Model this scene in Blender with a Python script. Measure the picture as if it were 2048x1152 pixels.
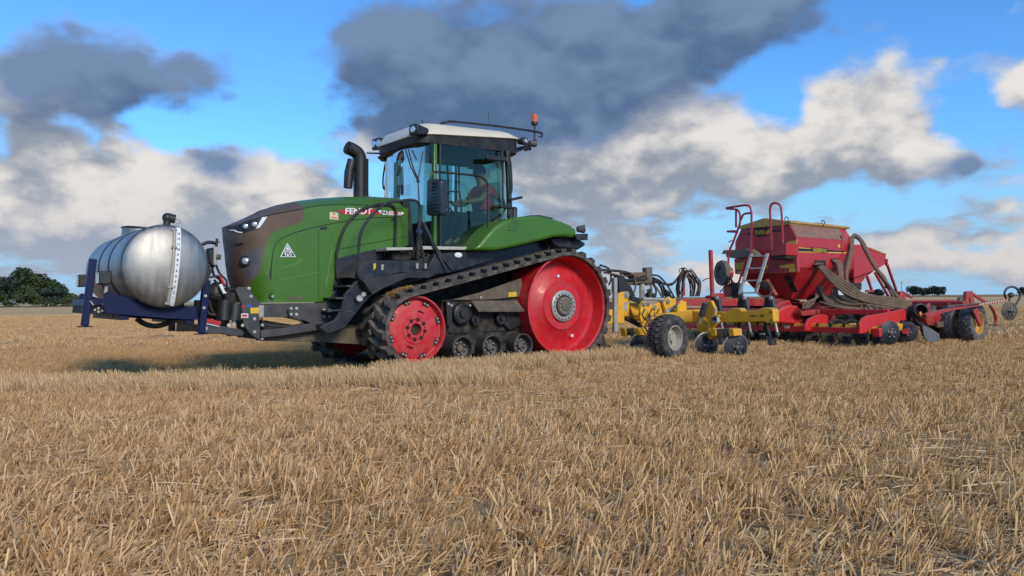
import bpy, bmesh, math, random
import numpy as np
from mathutils import Vector, Matrix
R_ = math.radians
random.seed(7); rng = np.random.default_rng(7)
for o in list(bpy.data.objects): bpy.data.objects.remove(o, do_unlink=True)
sc = bpy.context.scene
C = sc.collection

# ------------------------------------------------------------------ camera
F_PX, CAM_H, PITCH, ROLL = 1560.0, 1.0, R_(.771), R_(-.5)
cam_d = bpy.data.cameras.new('camera'); cam = bpy.data.objects.new('camera', cam_d); C.objects.link(cam)
cam_d.sensor_width = 36; cam_d.lens = 36*F_PX/2048; cam_d.clip_start = .05; cam_d.clip_end = 20000
CAM_R = Matrix.Rotation(math.pi/2+PITCH, 3, 'X') @ Matrix.Rotation(ROLL, 3, 'Z')
cam.matrix_world = Matrix.Translation((0, 0, CAM_H)) @ CAM_R.to_4x4()
sc.camera = cam

# ------------------------------------------------------------------ light and exposure
SUN_EL, SUN_AZ = R_(30), R_(148)           # azimuth from the view direction, clockwise: right, a little behind the camera
sun_d = bpy.data.lights.new('sun', 'SUN'); sun = bpy.data.objects.new('sun', sun_d); C.objects.link(sun)
sun_d.energy = 1.6; sun_d.angle = R_(16); sun_d.color = (1, .88, .70)
sv = Vector((math.sin(SUN_AZ)*math.cos(SUN_EL), math.cos(SUN_AZ)*math.cos(SUN_EL), math.sin(SUN_EL)))
sun.rotation_euler = sv.to_track_quat('Z', 'Y').to_euler()
vs = sc.view_settings; vs.view_transform = 'Standard'; vs.look = 'None'; vs.gamma = 1; vs.exposure = .72
vs.use_curve_mapping = False
sc.cycles.max_bounces = 7; sc.cycles.diffuse_bounces = 3; sc.cycles.glossy_bounces = 3; sc.cycles.transmission_bounces = 4; sc.cycles.transparent_max_bounces = 10

# ------------------------------------------------------------------ world: sky with cumulus
W = bpy.data.worlds.new('World'); sc.world = W; W.use_nodes = True
def sky_world():
    nt = W.node_tree; N = nt.nodes; L = nt.links; N.clear()
    def put(sock, v):
        if isinstance(v, (int, float)): sock.default_value = v
        elif isinstance(v, (tuple, list)): sock.default_value = v
        else: L.new(v, sock)
    def m(op, a, b=0., c=None, clamp=False):
        n = N.new('ShaderNodeMath'); n.operation = op; n.use_clamp = clamp
        put(n.inputs[0], a); put(n.inputs[1], b)
        if c is not None: put(n.inputs[2], c)
        return n.outputs[0]
    def vm(op, a, b=(0, 0, 0)):
        n = N.new('ShaderNodeVectorMath'); n.operation = op; put(n.inputs[0], a); put(n.inputs[1], b)
        return n.outputs['Value'] if op == 'DOT_PRODUCT' else n.outputs[0]
    def mixc(f, a, b):
        n = N.new('ShaderNodeMix'); n.data_type = 'RGBA'; put(n.inputs[0], f); put(n.inputs[6], a); put(n.inputs[7], b)
        return n.outputs[2]
    def step(x, lo, hi):
        n = N.new('ShaderNodeMapRange'); n.interpolation_type = 'SMOOTHSTEP'; put(n.inputs[0], x)
        n.inputs[1].default_value = lo; n.inputs[2].default_value = hi
        return n.outputs[0]
    tc = N.new('ShaderNodeTexCoord').outputs['Generated']
    sep = N.new('ShaderNodeSeparateXYZ'); L.new(tc, sep.inputs[0])
    az = m('ARCTAN2', sep.outputs[0], sep.outputs[1]); el = m('ARCSINE', sep.outputs[2])
    cmb = N.new('ShaderNodeCombineXYZ'); L.new(az, cmb.inputs[0]); L.new(el, cmb.inputs[1])
    def noise(vec, sc_, det, rough=.55, off=(0, 0, 0), dist=0.):
        n = N.new('ShaderNodeTexNoise'); n.noise_dimensions = '2D'; n.inputs['Scale'].default_value = sc_; n.inputs['Detail'].default_value = det
        n.inputs['Roughness'].default_value = rough; n.inputs['Distortion'].default_value = dist
        L.new(vm('ADD', vec, off), n.inputs['Vector']); return n.outputs['Fac']
    # cloud sheet coordinate: the sky dome unrolled about the zenith, lengthened along the horizon
    up1 = m('MAXIMUM', m('ADD', sep.outputs[2], 1.), .05); rr = m('DIVIDE', m('SQRT', m('MAXIMUM', m('SUBTRACT', 1., m('MULTIPLY', sep.outputs[2], sep.outputs[2])), 0.)), up1)
    def unroll(pw):
        k = m('DIVIDE', m('POWER', rr, pw), up1); c = N.new('ShaderNodeCombineXYZ'); L.new(m('MULTIPLY', sep.outputs[0], k), c.inputs[0]); L.new(m('MULTIPLY', sep.outputs[1], k), c.inputs[1]); return c.outputs[0]
    flat = unroll(.55)
    # soften the outline of the cloud masses by bending the sky coordinate
    nb = N.new('ShaderNodeTexNoise'); nb.noise_dimensions = '2D'; nb.inputs['Scale'].default_value = 7; nb.inputs['Detail'].default_value = 5
    L.new(flat, nb.inputs['Vector'])
    bend = vm('MULTIPLY', vm('SUBTRACT', nb.outputs['Color'], (.5, .5, .5)), (.085, .05, 0))
    pos = vm('ADD', cmb.outputs[0], bend)
    def blobs(lst, pos):
        tot = None
        for u, v, rx, ry, wt in lst:
            a = math.atan((u-1024)/F_PX); e = (597-v)/F_PX
            d = vm('MULTIPLY', vm('SUBTRACT', pos, (a, e, 0)), (F_PX/rx, F_PX/ry, 0))
            g = m('MULTIPLY', m('EXPONENT', m('MULTIPLY', vm('DOT_PRODUCT', d, d), -.8)), wt)
            tot = g if tot is None else m('ADD', tot, g)
        return tot
    MASS = [(250, 205, 200, 72, 1.2), (350, 175, 110, 60, .6), (90, 240, 110, 45, .6), (1080, 95, 400, 120, 1.15), (980, 210, 260, 80, .9), (1180, 190, 160, 70, .6), (1480, 60, 230, 80, 1.0), (1620, 30, 130, 60, .6), (690, 70, 100, 80, .9), (690, 170, 80, 80, .5), (860, 240, 130, 50, .6),
                  (90, 370, 190, 75, 1.15), (290, 390, 190, 70, 1.0), (520, 385, 160, 55, .8), (620, 345, 75, 50, .7), (715, 300, 60, 45, .9), (120, 480, 300, 60, 1.0), (450, 460, 240, 55, .9), (640, 420, 160, 60, .7),
                  (1120, 370, 110, 80, .9), (1280, 320, 190, 90, 1.1), (1450, 330, 130, 90, .9), (1570, 385, 120, 60, .8), (1250, 425, 220, 40, .7), (1650, 262, 85, 78, 1.0), (1800, 275, 95, 92, 1.15), (1750, 340, 150, 50, .8), (2070, 255, 65, 75, 1.0), (1932, 362, 46, 22, .8),
                  (1970, 430, 65, 24, .8), (1275, 490, 75, 32, .7), (1850, 505, 190, 30, .7), (2000, 545, 140, 24, .6), (1420, 545, 260, 22, .4), (420, 350, 55, 24, .6),
                  (530, 60, 170, 90, -.8), (560, 250, 150, 85, -1.1), (330, 285, 130, 22, -.6), (1620, 160, 60, 40, -.3), (1545, 200, 60, 60, -.5), (1880, 90, 200, 90, -.9), (1450, 470, 220, 18, -.5), (1985, 300, 40, 60, -.7), (120, 40, 260, 50, -.9), (1290, 30, 35, 20, -.8), (1390, 255, 60, 40, -.3), (1578, 265, 45, 75, -.95), (1610, 340, 30, 40, -.4), (1640, 425, 130, 26, -.6), (930, 470, 200, 40, -.4), (350, 310, 60, 40, -.5)]
    DARK = [(245, 205, 260, 100, 1.15), (1080, 100, 430, 140, 1.2), (980, 215, 270, 80, 1.0), (1480, 60, 240, 85, .9), (700, 100, 130, 110, .8), (1932, 364, 60, 28, .8), (425, 352, 70, 34, .7),
                  (1150, 435, 320, 34, .45), (1740, 385, 200, 30, .4), (480, 400, 200, 45, .3), (60, 420, 200, 35, .25), (1850, 515, 240, 30, .25)]
    mass = blobs(MASS, pos); dark = blobs(DARK, pos)
    massu = blobs([q for q in MASS if q[4] > 0], vm('ADD', pos, (.012, .042, 0)))
    massw = blobs([q for q in MASS if q[4] > 0], pos)
    def vor(sc_, off=(0, 0, 0), flat=None):
        n = N.new('ShaderNodeTexVoronoi'); n.voronoi_dimensions = '2D'; n.feature = 'SMOOTH_F1'; n.inputs['Scale'].default_value = sc_; n.inputs['Smoothness'].default_value = .35; n.inputs['Randomness'].default_value = 1
        L.new(vm('ADD', vm('ADD', flat, wob), off), n.inputs['Vector']); return m('SUBTRACT', 1., n.outputs['Distance'])
    nw = N.new('ShaderNodeTexNoise'); nw.noise_dimensions = '2D'; nw.inputs['Scale'].default_value = 26; nw.inputs['Detail'].default_value = 3; L.new(flat, nw.inputs['Vector'])
    wob = vm('MULTIPLY', vm('SUBTRACT', nw.outputs['Color'], (.5, .5, .5)), (.03, .03, .03))
    def field(flat, det=5, off=(0, 0, 0)):
        a = noise(flat, 8, det, .60, off); v1 = vor(13, off, flat); v2 = vor(36, off, flat)
        return m('ADD', m('ADD', m('MULTIPLY', a, .62), m('MULTIPLY', v1, .28)), m('MULTIPLY', v2, .16))
    fbm = field(flat)
    # where no mass is laid the sky goes on as broken cloud
    dens = m('ADD', m('MULTIPLY', mass, .84), m('MULTIPLY', m('SUBTRACT', fbm, .60), 2.9))
    lowb = m('MULTIPLY', step(el, .16, .06), step(el, -.02, .015))
    band = noise(unroll(3.5), 11, 6, .6, (1.7, 4, 2))
    dens = m('ADD', dens, m('MULTIPLY', m('SUBTRACT', band, .35), m('MULTIPLY', lowb, 2.6)))
    cover = step(dens, .14, .90)
    # light on the clouds: thickness above and towards the sun against thickness here
    fu = field(vm('ADD', vm('MULTIPLY', flat, (.935, .935, 1)), (sv[0]*.02, sv[1]*.02, 0)), 3)
    lit = m('ADD', m('MULTIPLY', m('SUBTRACT', fbm, fu), 2.3), m('MULTIPLY', m('SUBTRACT', massw, massu), .75))
    lit = m('ADD', lit, m('MULTIPLY', m('SUBTRACT', noise(flat, 46, 5, .62, (5, 2, 0)), .5), .75))
    litn = step(m('SUBTRACT', lit, .03), -.50, .62)
    horizon = step(el, .17, .01)
    white = mixc(horizon, (.56, .535, .51, 1), (.47, .445, .44, 1))
    shade = mixc(horizon, (.195, .225, .275, 1), (.255, .295, .37, 1))
    ccol = mixc(litn, shade, white)
    dk = step(m('ADD', m('MULTIPLY', dark, .8), m('MULTIPLY', m('SUBTRACT', fbm, .6), 1.0)), .22, .78)
    dcol = mixc(step(lit, -.5, .8), (.058, .103, .198, 1), (.112, .172, .30, 1))
    ccol = mixc(m('MULTIPLY', dk, .97), ccol, dcol)
    sky = N.new('ShaderNodeTexSky'); sky.sky_type = 'NISHITA'; sky.sun_disc = False
    sky.sun_elevation = SUN_EL; sky.sun_rotation = SUN_AZ; sky.altitude = 50; sky.air_density = 1; sky.dust_density = .5; sky.ozone_density = 3
    skyc = vm('MULTIPLY', sky.outputs[0], (.056, .104, .146))
    low = mixc(step(el, .20, 0.), skyc, (.235, .40, .56, 1))
    col = mixc(cover, low, ccol)
    bg = N.new('ShaderNodeBackground'); L.new(col, bg.inputs[0]); bg.inputs[1].default_value = .88
    out = N.new('ShaderNodeOutputWorld'); L.new(bg.outputs[0], out.inputs[0])
sky_world()
W.cycles.sampling_method = 'MANUAL'; W.cycles.sample_map_resolution = 256

# ------------------------------------------------------------------ frame of the machines: x forward, y to their left, z up
PSI = R_(37); HX = Vector((-math.cos(PSI), -math.sin(PSI), 0)); NY = Vector((math.sin(PSI), -math.cos(PSI), 0)); ORG = Vector((-1.31, 10.66, 0))
YAW = math.pi + PSI
CP = Vector((0, 0, CAM_H))
def _d(u, v): return CAM_R @ Vector(((u-1024)/F_PX, (576-v)/F_PX, -1))
def _loc(p): q = p-ORG; return Vector((q.dot(HX), q.dot(NY), q.z))
def A(u, v, y):                                   # point of a sight line on the lengthwise plane y
    d = _d(u, v); return _loc(CP + d*((ORG+NY*y-CP).dot(NY)/d.dot(NY)))
def AX(u, v, x):                                  # ... on the cross plane x
    d = _d(u, v); return _loc(CP + d*((ORG+HX*x-CP).dot(HX)/d.dot(HX)))
def A2(pts, y): return [(p.x, p.z) for p in (A(u, v, y) for u, v in pts)]
def AX2(pts, x): return [(p.y, p.z) for p in (AX(u, v, x) for u, v in pts)]
def world_of(x, y, z=0): return ORG + HX*x + NY*y + Vector((0, 0, z))

# ------------------------------------------------------------------ materials
MATS = {}
def mat(name, col, rough=.5, metal=0., coat=0., dust=0., dustcol=(.20, .145, .095), var=.15, vscale=6., bump=0., bscale=60., top=0., spec=.5, streak=0.):
    if name in MATS: return MATS[name]
    M = bpy.data.materials.new(name); MATS[name] = M; M.use_nodes = True
    nt = M.node_tree; N = nt.nodes; L = nt.links; b = N['Principled BSDF']
    b.inputs['Roughness'].default_value = rough; b.inputs['Metallic'].default_value = metal
    b.inputs['Coat Weight'].default_value = coat; b.inputs['Coat Roughness'].default_value = .06; b.inputs['Specular IOR Level'].default_value = spec
    tc = N.new('ShaderNodeTexCoord')
    def noise(s, d=5, vec=None):
        n = N.new('ShaderNodeTexNoise'); n.inputs['Scale'].default_value = s; n.inputs['Detail'].default_value = d
        L.new(vec or tc.outputs['Object'], n.inputs['Vector']); return n.outputs['Fac']
    def mr(x, a, bb, c=0., d=1.):
        n = N.new('ShaderNodeMapRange'); L.new(x, n.inputs[0])
        for i, q in enumerate((a, bb, c, d)): n.inputs[i+1].default_value = q
        return n.outputs[0]
    def mth(op, x, y):
        n = N.new('ShaderNodeMath'); n.operation = op; n.use_clamp = True
        for i, q in enumerate((x, y)):
            if isinstance(q, float): n.inputs[i].default_value = q
            else: L.new(q, n.inputs[i])
        return n.outputs[0]
    hs = N.new('ShaderNodeHueSaturation'); hs.inputs['Color'].default_value = (*col, 1)
    L.new(mr(noise(vscale), .3, .7, 1-var, 1+var), hs.inputs['Value'])
    cur = hs.outputs[0]
    if dust or top:
        fac = mr(noise(9, 8), .38, .72, 0, dust*1.6)
        if streak:
            mp = N.new('ShaderNodeMapping'); mp.inputs['Scale'].default_value = (22, 22, 1.5); L.new(tc.outputs['Object'], mp.inputs[0])
            fac = mth('ADD', fac, mr(noise(1, 4, mp.outputs[0]), .5, .75, 0, streak))
        if top:
            g = N.new('ShaderNodeNewGeometry'); sp = N.new('ShaderNodeSeparateXYZ'); L.new(g.outputs['Normal'], sp.inputs[0])
            fac = mth('ADD', fac, mth('MULTIPLY', mr(sp.outputs[2], .25, .9, 0, top), mr(noise(14, 6), .25, .6, .4, 1)))
        mx = N.new('ShaderNodeMix'); mx.data_type = 'RGBA'; L.new(fac, mx.inputs[0]); L.new(cur, mx.inputs[6]); mx.inputs[7].default_value = (*dustcol, 1)
        cur = mx.outputs[2]
        L.new(mr(fac, 0, 1, rough, .9), b.inputs['Roughness'])
        if coat: L.new(mr(fac, 0, .7, coat, 0), b.inputs['Coat Weight'])
        if metal: L.new(mr(fac, 0, .9, metal, 0), b.inputs['Metallic'])
    L.new(cur, b.inputs['Base Color'])
    if bump:
        bp = N.new('ShaderNodeBump'); bp.inputs['Strength'].default_value = bump; bp.inputs['Distance'].default_value = .01
        L.new(noise(bscale, 6), bp.inputs['Height']); L.new(bp.outputs[0], b.inputs['Normal'])
    return M
GREEN = mat('green_paint', (.046, .142, .003), .38, coat=.22, dust=.09, dustcol=(.12, .14, .06), var=.08, vscale=3, top=.10, streak=.06)
GREEN_D = mat('green_seam', (.012, .030, .008), .6, var=.05)
GREEN_L = mat('green_edge', (.13, .24, .07), .4, var=.05)
BROWN = mat('brown_wrap', (.115, .066, .040), .5, coat=.05, dust=.25, dustcol=(.14, .095, .065), streak=.3)
PLAST = mat('black_plastic', (.014, .014, .016), .45, dust=.08, var=.2)
DGREY = mat('dark_grey_metal', (.045, .044, .047), .42, dust=.14, var=.15, top=.35)
NAVY = mat('dark_navy_metal', (.007, .009, .018), .38, dust=.10, var=.2, top=.3)
RUB = mat('track_rubber', (.030, .028, .027), .85, dust=.70, dustcol=(.165, .132, .10), bump=.5, bscale=40, top=.45)
RUBW = mat('tyre_rubber', (.026, .025, .024), .85, dust=.6, dustcol=(.14, .115, .09), bump=.3, top=.2)
RED = mat('red_wheel_paint', (.60, .010, .020), .42, coat=.1, dust=.18, dustcol=(.30, .11, .08), var=.08)
RED2 = mat('red_idler_paint', (.58, .014, .026), .5, coat=.05, dust=.28, dustcol=(.38, .16, .13), var=.1)
DRED = mat('red_machine_paint', (.42, .018, .020), .42, coat=.15, dust=.22, dustcol=(.26, .14, .095), top=.75, streak=.3, var=.12)
DRED2 = mat('bright_red_machine_paint', (.46, .009, .018), .38, coat=.2, dust=.12, dustcol=(.30, .15, .10), top=.5, var=.1)
FRED = mat('brightened_red_frame_paint', (.62, .016, .022), .42, coat=.1, dust=.12, dustcol=(.34, .16, .11), top=.45, var=.1)  # machine red made brighter in colour, as its front faces get little light
SEATRED = mat('red_emblem', (.50, .015, .03), .4, var=.03)
YEL = mat('yellow_paint', (.84, .42, .014), .42, coat=.15, dust=.12, dustcol=(.27, .19, .10), top=.45, streak=.25, var=.1)
STEEL = mat('dull_steel', (.40, .38, .35), .45, metal=.5, dust=.25, var=.15)
ALU = mat('aluminium', (.52, .48, .41), .5, metal=.25, dust=.28, dustcol=(.34, .29, .22), var=.1)
GALV = mat('galvanised_steel', (.40, .385, .35), .6, metal=.05, dust=.3, var=.12)
BOLT = mat('zinc_bolt', (.50, .48, .44), .45, metal=.4, dust=.15, var=.15)
BLUE = mat('blue_frame_paint', (.0015, .006, .046), .5, coat=0., dust=.0, var=.12, top=.06, spec=.3)
CREAM = mat('cream_roof', (.70, .61, .45), .45, coat=.2, dust=.14, dustcol=(.42, .36, .27), var=.05)
WHITE = mat('white_print', (.78, .78, .76), .5, var=.04)
BLACKP = mat('black_print', (.012, .012, .013), .5, var=.04)
YELP = mat('yellow_print', (.72, .46, .03), .5, dust=.12, var=.06)
ORNGP = mat('orange_print', (.75, .20, .03), .5, var=.05)
BLUEP = mat('blue_print', (.03, .09, .35), .5, var=.05)
HOSE = mat('dusty_hose', (.15, .098, .06), .8, dust=.35, dustcol=(.225, .155, .095), var=.2, bump=.2, bscale=120)
BHOSE = mat('black_hose', (.018, .017, .017), .5, dust=.18, var=.2)
TAN = mat('dusty_grey_cover', (.15, .122, .095), .8, dust=.4, var=.15)
DUSTY = mat('dust_coated_metal', (.105, .082, .06), .8, dust=.5, dustcol=(.17, .132, .095), streak=.5, var=.25)
TARP = mat('yellow_tarp', (.52, .30, .075), .6, dust=.30, dustcol=(.33, .25, .15), var=.12)
LAMP = mat('lamp_glass', (.62, .64, .66), .12, metal=.55, var=.05)
SKIN = mat('skin', (.52, .30, .21), .55, var=.05)
SHIRT = mat('red_shirt', (.75, .10, .10), .8, var=.12)
VEST = mat('tan_sleeve', (.42, .30, .19), .85, var=.1)
TROUS = mat('dark_trousers', (.03, .035, .05), .85, var=.1)
HAIR = mat('dark_hair', (.035, .025, .02), .7, var=.2)
CABIN = mat('cab_trim', (.035, .036, .038), .7, var=.15)
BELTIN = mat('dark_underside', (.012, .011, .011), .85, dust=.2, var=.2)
SOILDISC = mat('soil_worn_steel', (.055, .046, .038), .6, metal=.1, dust=.45, var=.25)
BLUEBLK = mat('blue_black_disc', (.008, .010, .018), .5, metal=0., dust=.12, var=.2)

def steel_tank():
    M = bpy.data.materials.new('brushed_stainless'); M.use_nodes = True; nt = M.node_tree; N = nt.nodes; L = nt.links; b = N['Principled BSDF']
    b.inputs['Metallic'].default_value = 1; tc = N.new('ShaderNodeTexCoord')
    def nz(scale, sc3, d=5):
        mp = N.new('ShaderNodeMapping'); mp.inputs['Scale'].default_value = sc3; L.new(tc.outputs['Object'], mp.inputs[0])
        n = N.new('ShaderNodeTexNoise'); n.inputs['Scale'].default_value = scale; n.inputs['Detail'].default_value = d; L.new(mp.outputs[0], n.inputs['Vector']); return n.outputs['Fac']
    st = nz(1, (16, 16, 1.6), 6); bl = nz(4, (1, 1, 1), 5)
    def mr(x, a, b_, c, d):
        n = N.new('ShaderNodeMapRange'); L.new(x, n.inputs[0])
        for i, q in enumerate((a, b_, c, d)): n.inputs[i+1].default_value = q
        return n.outputs[0]
    ml = N.new('ShaderNodeMath'); ml.operation = 'MULTIPLY'; L.new(mr(st, .3, .7, .88, 1.08), ml.inputs[0]); L.new(mr(bl, .35, .65, .88, 1.05), ml.inputs[1])
    hs = N.new('ShaderNodeHueSaturation'); hs.inputs['Color'].default_value = (.43, .40, .36, 1); L.new(ml.outputs[0], hs.inputs['Value'])
    L.new(hs.outputs[0], b.inputs['Base Color']); L.new(mr(st, .3, .7, .46, .62), b.inputs['Roughness'])
    bp = N.new('ShaderNodeBump'); bp.inputs['Strength'].default_value = .06; bp.inputs['Distance'].default_value = .01; L.new(nz(1, (9, 60, 9), 3), bp.inputs['Height']); L.new(bp.outputs[0], b.inputs['Normal'])
    return M
INOX = steel_tank()
def glass(name, tint, refl=1.):
    M = bpy.data.materials.new(name); M.use_nodes = True; nt = M.node_tree; N = nt.nodes; L = nt.links; N.clear()
    t = N.new('ShaderNodeBsdfTransparent'); t.inputs[0].default_value = (*tint, 1)
    g = N.new('ShaderNodeBsdfGlossy'); g.inputs['Roughness'].default_value = .03; g.inputs[0].default_value = (1, .92, .80, 1)
    fr = N.new('ShaderNodeFresnel'); fr.inputs[0].default_value = 1.5
    mu = N.new('ShaderNodeMath'); mu.operation = 'MULTIPLY_ADD'; L.new(fr.outputs[0], mu.inputs[0]); mu.inputs[1].default_value = refl; mu.inputs[2].default_value = .0
    mx = N.new('ShaderNodeMixShader'); L.new(mu.outputs[0], mx.inputs[0]); L.new(t.outputs[0], mx.inputs[1]); L.new(g.outputs[0], mx.inputs[2])
    o = N.new('ShaderNodeOutputMaterial'); L.new(mx.outputs[0], o.inputs[0]); return M
GLASS = glass('tinted_cab_glass', (.58, .69, .63), .6)
def amber():
    M = bpy.data.materials.new('amber_lens'); M.use_nodes = True; b = M.node_tree.nodes['Principled BSDF']
    b.inputs['Base Color'].default_value = (.85, .16, .02, 1); b.inputs['Roughness'].default_value = .15; b.inputs['Transmission Weight'].default_value = .25
    n = M.node_tree.nodes.new('ShaderNodeTexNoise'); n.inputs['Scale'].default_value = 40
    h = M.node_tree.nodes.new('ShaderNodeHueSaturation'); h.inputs['Color'].default_value = (.85, .16, .02, 1); M.node_tree.links.new(n.outputs['Fac'], h.inputs['Value']); h.inputs['Saturation'].default_value = 1
    mr = M.node_tree.nodes.new('ShaderNodeMapRange'); mr.inputs[3].default_value = .8; mr.inputs[4].default_value = 1.2; M.node_tree.links.new(n.outputs['Fac'], mr.inputs[0]); M.node_tree.links.new(mr.outputs[0], h.inputs['Value'])
    M.node_tree.links.new(h.outputs[0], b.inputs['Base Color']); return M
AMBER = amber()

# ------------------------------------------------------------------ geometry helpers
OFF = {}
def thing(name, off, label, cat, group=None, world=None):
    o = bpy.data.objects.new(name, None); C.objects.link(o); o.empty_display_size = .2
    if world is None: o.location = world_of(*off); o.rotation_euler = (0, 0, YAW)
    else: o.location = world
    o['label'] = label; o['category'] = cat
    if group: o['group'] = group
    OFF[o] = Vector(off); return o
def curve(pts, n=6, closed=False):
    P = [Vector(p) for p in pts]; out = []; k = len(P)
    for i in range(k if closed else k-1):
        if closed: a, b, c, d = P[(i-1) % k], P[i], P[(i+1) % k], P[(i+2) % k]
        else: a, b, c, d = P[max(i-1, 0)], P[i], P[i+1], P[min(i+2, k-1)]
        for j in range(n):
            t = j/n
            out.append(.5*((2*b)+(c-a)*t+(2*a-5*b+4*c-d)*t*t+(-a+3*b-3*c+d)*t**3))
    if not closed: out.append(P[-1])
    return out
class MB:
    def __init__(s): s.v = []; s.f = []
    def add(s, vs, fs):
        k = len(s.v); s.v += [tuple(q) for q in vs]; s.f += [[i+k for i in f] for f in fs]; return s
    def box(s, x0, x1, y0, y1, z0, z1):
        return s.add([(x, y, z) for z in (z0, z1) for y in (y0, y1) for x in (x0, x1)],
                     [(0, 2, 3, 1), (4, 5, 7, 6), (0, 1, 5, 4), (2, 6, 7, 3), (0, 4, 6, 2), (1, 3, 7, 5)])
    def ext(s, base, vec):
        n = len(base); b = [Vector(p) for p in base]; t = [p+Vector(vec) for p in b]
        nrm = Vector((0, 0, 0))
        for i in range(n): nrm += b[i].cross(b[(i+1) % n])
        fl = nrm.dot(Vector(vec)) > 0
        bot = list(range(n)); top = list(range(n, 2*n)); sd = [(i, (i+1) % n, n+(i+1) % n, n+i) for i in range(n)]
        if fl: return s.add(b+t, [bot[::-1], top]+sd)
        return s.add(b+t, [bot, top[::-1]]+[q[::-1] for q in sd])
    def prism(s, poly, y0, y1): return s.ext([(x, y0, z) for x, z in poly], (0, y1-y0, 0))
    def prismx(s, poly, x0, x1): return s.ext([(x0, y, z) for y, z in poly], (x1-x0, 0, 0))
    def prismz(s, poly, z0, z1): return s.ext([(x, y, z0) for x, y in poly], (0, 0, z1-z0))
    def bar(s, p, q, w, h=None, up=(0, 0, 1)):
        p, q = Vector(p), Vector(q); h = h or w; d = (q-p).normalized(); sd = d.cross(Vector(up))
        if sd.length < 1e-3: sd = d.cross(Vector((0, 1, 0)))
        sd.normalize(); u = sd.cross(d); a, b = sd*w/2, u*h/2
        return s.ext([p-a-b, p+a-b, p+a+b, p-a+b], q-p)
    def tube(s, pts, r, n=8, closed=False):
        P = [Vector(p) for p in pts]; k = len(P); rr = r if isinstance(r, (list, tuple)) else [r]*k
        T = [((P[(i+1) % k]-P[i-1]) if closed else (P[min(i+1, k-1)]-P[max(i-1, 0)])).normalized() for i in range(k)]
        u = T[0].orthogonal().normalized(); vs = []
        for i in range(k):
            u = (u-T[i]*u.dot(T[i])); u = u.normalized() if u.length > 1e-6 else T[i].orthogonal().normalized(); w = T[i].cross(u)
            vs += [P[i]+(u*math.cos(2*math.pi*j/n)+w*math.sin(2*math.pi*j/n))*rr[i] for j in range(n)]
        fs = [(i*n+j, i*n+(j+1) % n, ((i+1) % k)*n+(j+1) % n, ((i+1) % k)*n+j) for i in range(k if closed else k-1) for j in range(n)]
        if not closed: fs += [list(range(n))[::-1], list(range((k-1)*n, k*n))]
        return s.add(vs, fs)
    def lathe(s, prof, c, axis=(0, 1, 0), n=40, closed=False):
        ax = Vector(axis).normalized(); u = ax.orthogonal().normalized(); w = ax.cross(u); c = Vector(c); vs = []; k = len(prof)
        for r, a in prof: vs += [c+ax*a+(u*math.cos(2*math.pi*j/n)+w*math.sin(2*math.pi*j/n))*max(r, 1e-4) for j in range(n)]
        fs = [(i*n+j, i*n+(j+1) % n, ((i+1) % k)*n+(j+1) % n, ((i+1) % k)*n+j) for i in range(k if closed else k-1) for j in range(n)]
        if not closed: fs += [list(range(n))[::-1], list(range((k-1)*n, k*n))]
        return s.add(vs, fs)
    def cyl(s, p, q, r, n=14, r2=None):
        p, q = Vector(p), Vector(q); return s.lathe([(r, 0), (r2 or r, (q-p).length)], p, q-p, n)
    def ball(s, c, r, sx=1, sy=1, sz=1, n=12):
        c = Vector(c); vs = []; fs = []
        for i in range(n+1):
            th = math.pi*i/n
            for j in range(n*2):
                ph = math.pi*j/n; vs.append(c+Vector((sx*math.sin(th)*math.cos(ph), sy*math.sin(th)*math.sin(ph), sz*math.cos(th)))*r)
        m = n*2
        for i in range(n):
            for j in range(m): fs.append((i*m+j, (i+1)*m+j, (i+1)*m+(j+1) % m, i*m+(j+1) % m))
        return s.add(vs, fs)
    def build(s, name, material, parent=None, bevel=0., ang=35, fix=False):
        off = OFF.get(parent, Vector((0, 0, 0)))
        me = bpy.data.meshes.new(name); me.from_pydata([(a-off.x, b-off.y, c-off.z) for a, b, c in s.v], [], s.f)
        if fix:
            bm = bmesh.new(); bm.from_mesh(me); bmesh.ops.remove_doubles(bm, verts=bm.verts, dist=1e-4); bmesh.ops.recalc_face_normals(bm, faces=bm.faces); bm.to_mesh(me); bm.free()
        me.update()
        if ang: me.shade_smooth(); me.set_sharp_from_angle(angle=R_(ang))
        o = bpy.data.objects.new(name, me); C.objects.link(o); me.materials.append(material)
        if parent: o.parent = parent
        OFF[o] = off
        if bevel:
            b = o.modifiers.new('bevel', 'BEVEL'); b.width = bevel; b.segments = 2; b.limit_method = 'ANGLE'; b.angle_limit = R_(40); b.harden_normals = False
        return o
def copy_part(o, delta=(0, 0, 0), parent=None):
    c = o.copy(); C.objects.link(c); c.parent = parent or o.parent; c.location = Vector(o.location)+Vector(delta); OFF[c] = OFF[o]
    for ch in list(o.children): copy_part(ch, (0, 0, 0), c)
    return c
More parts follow.
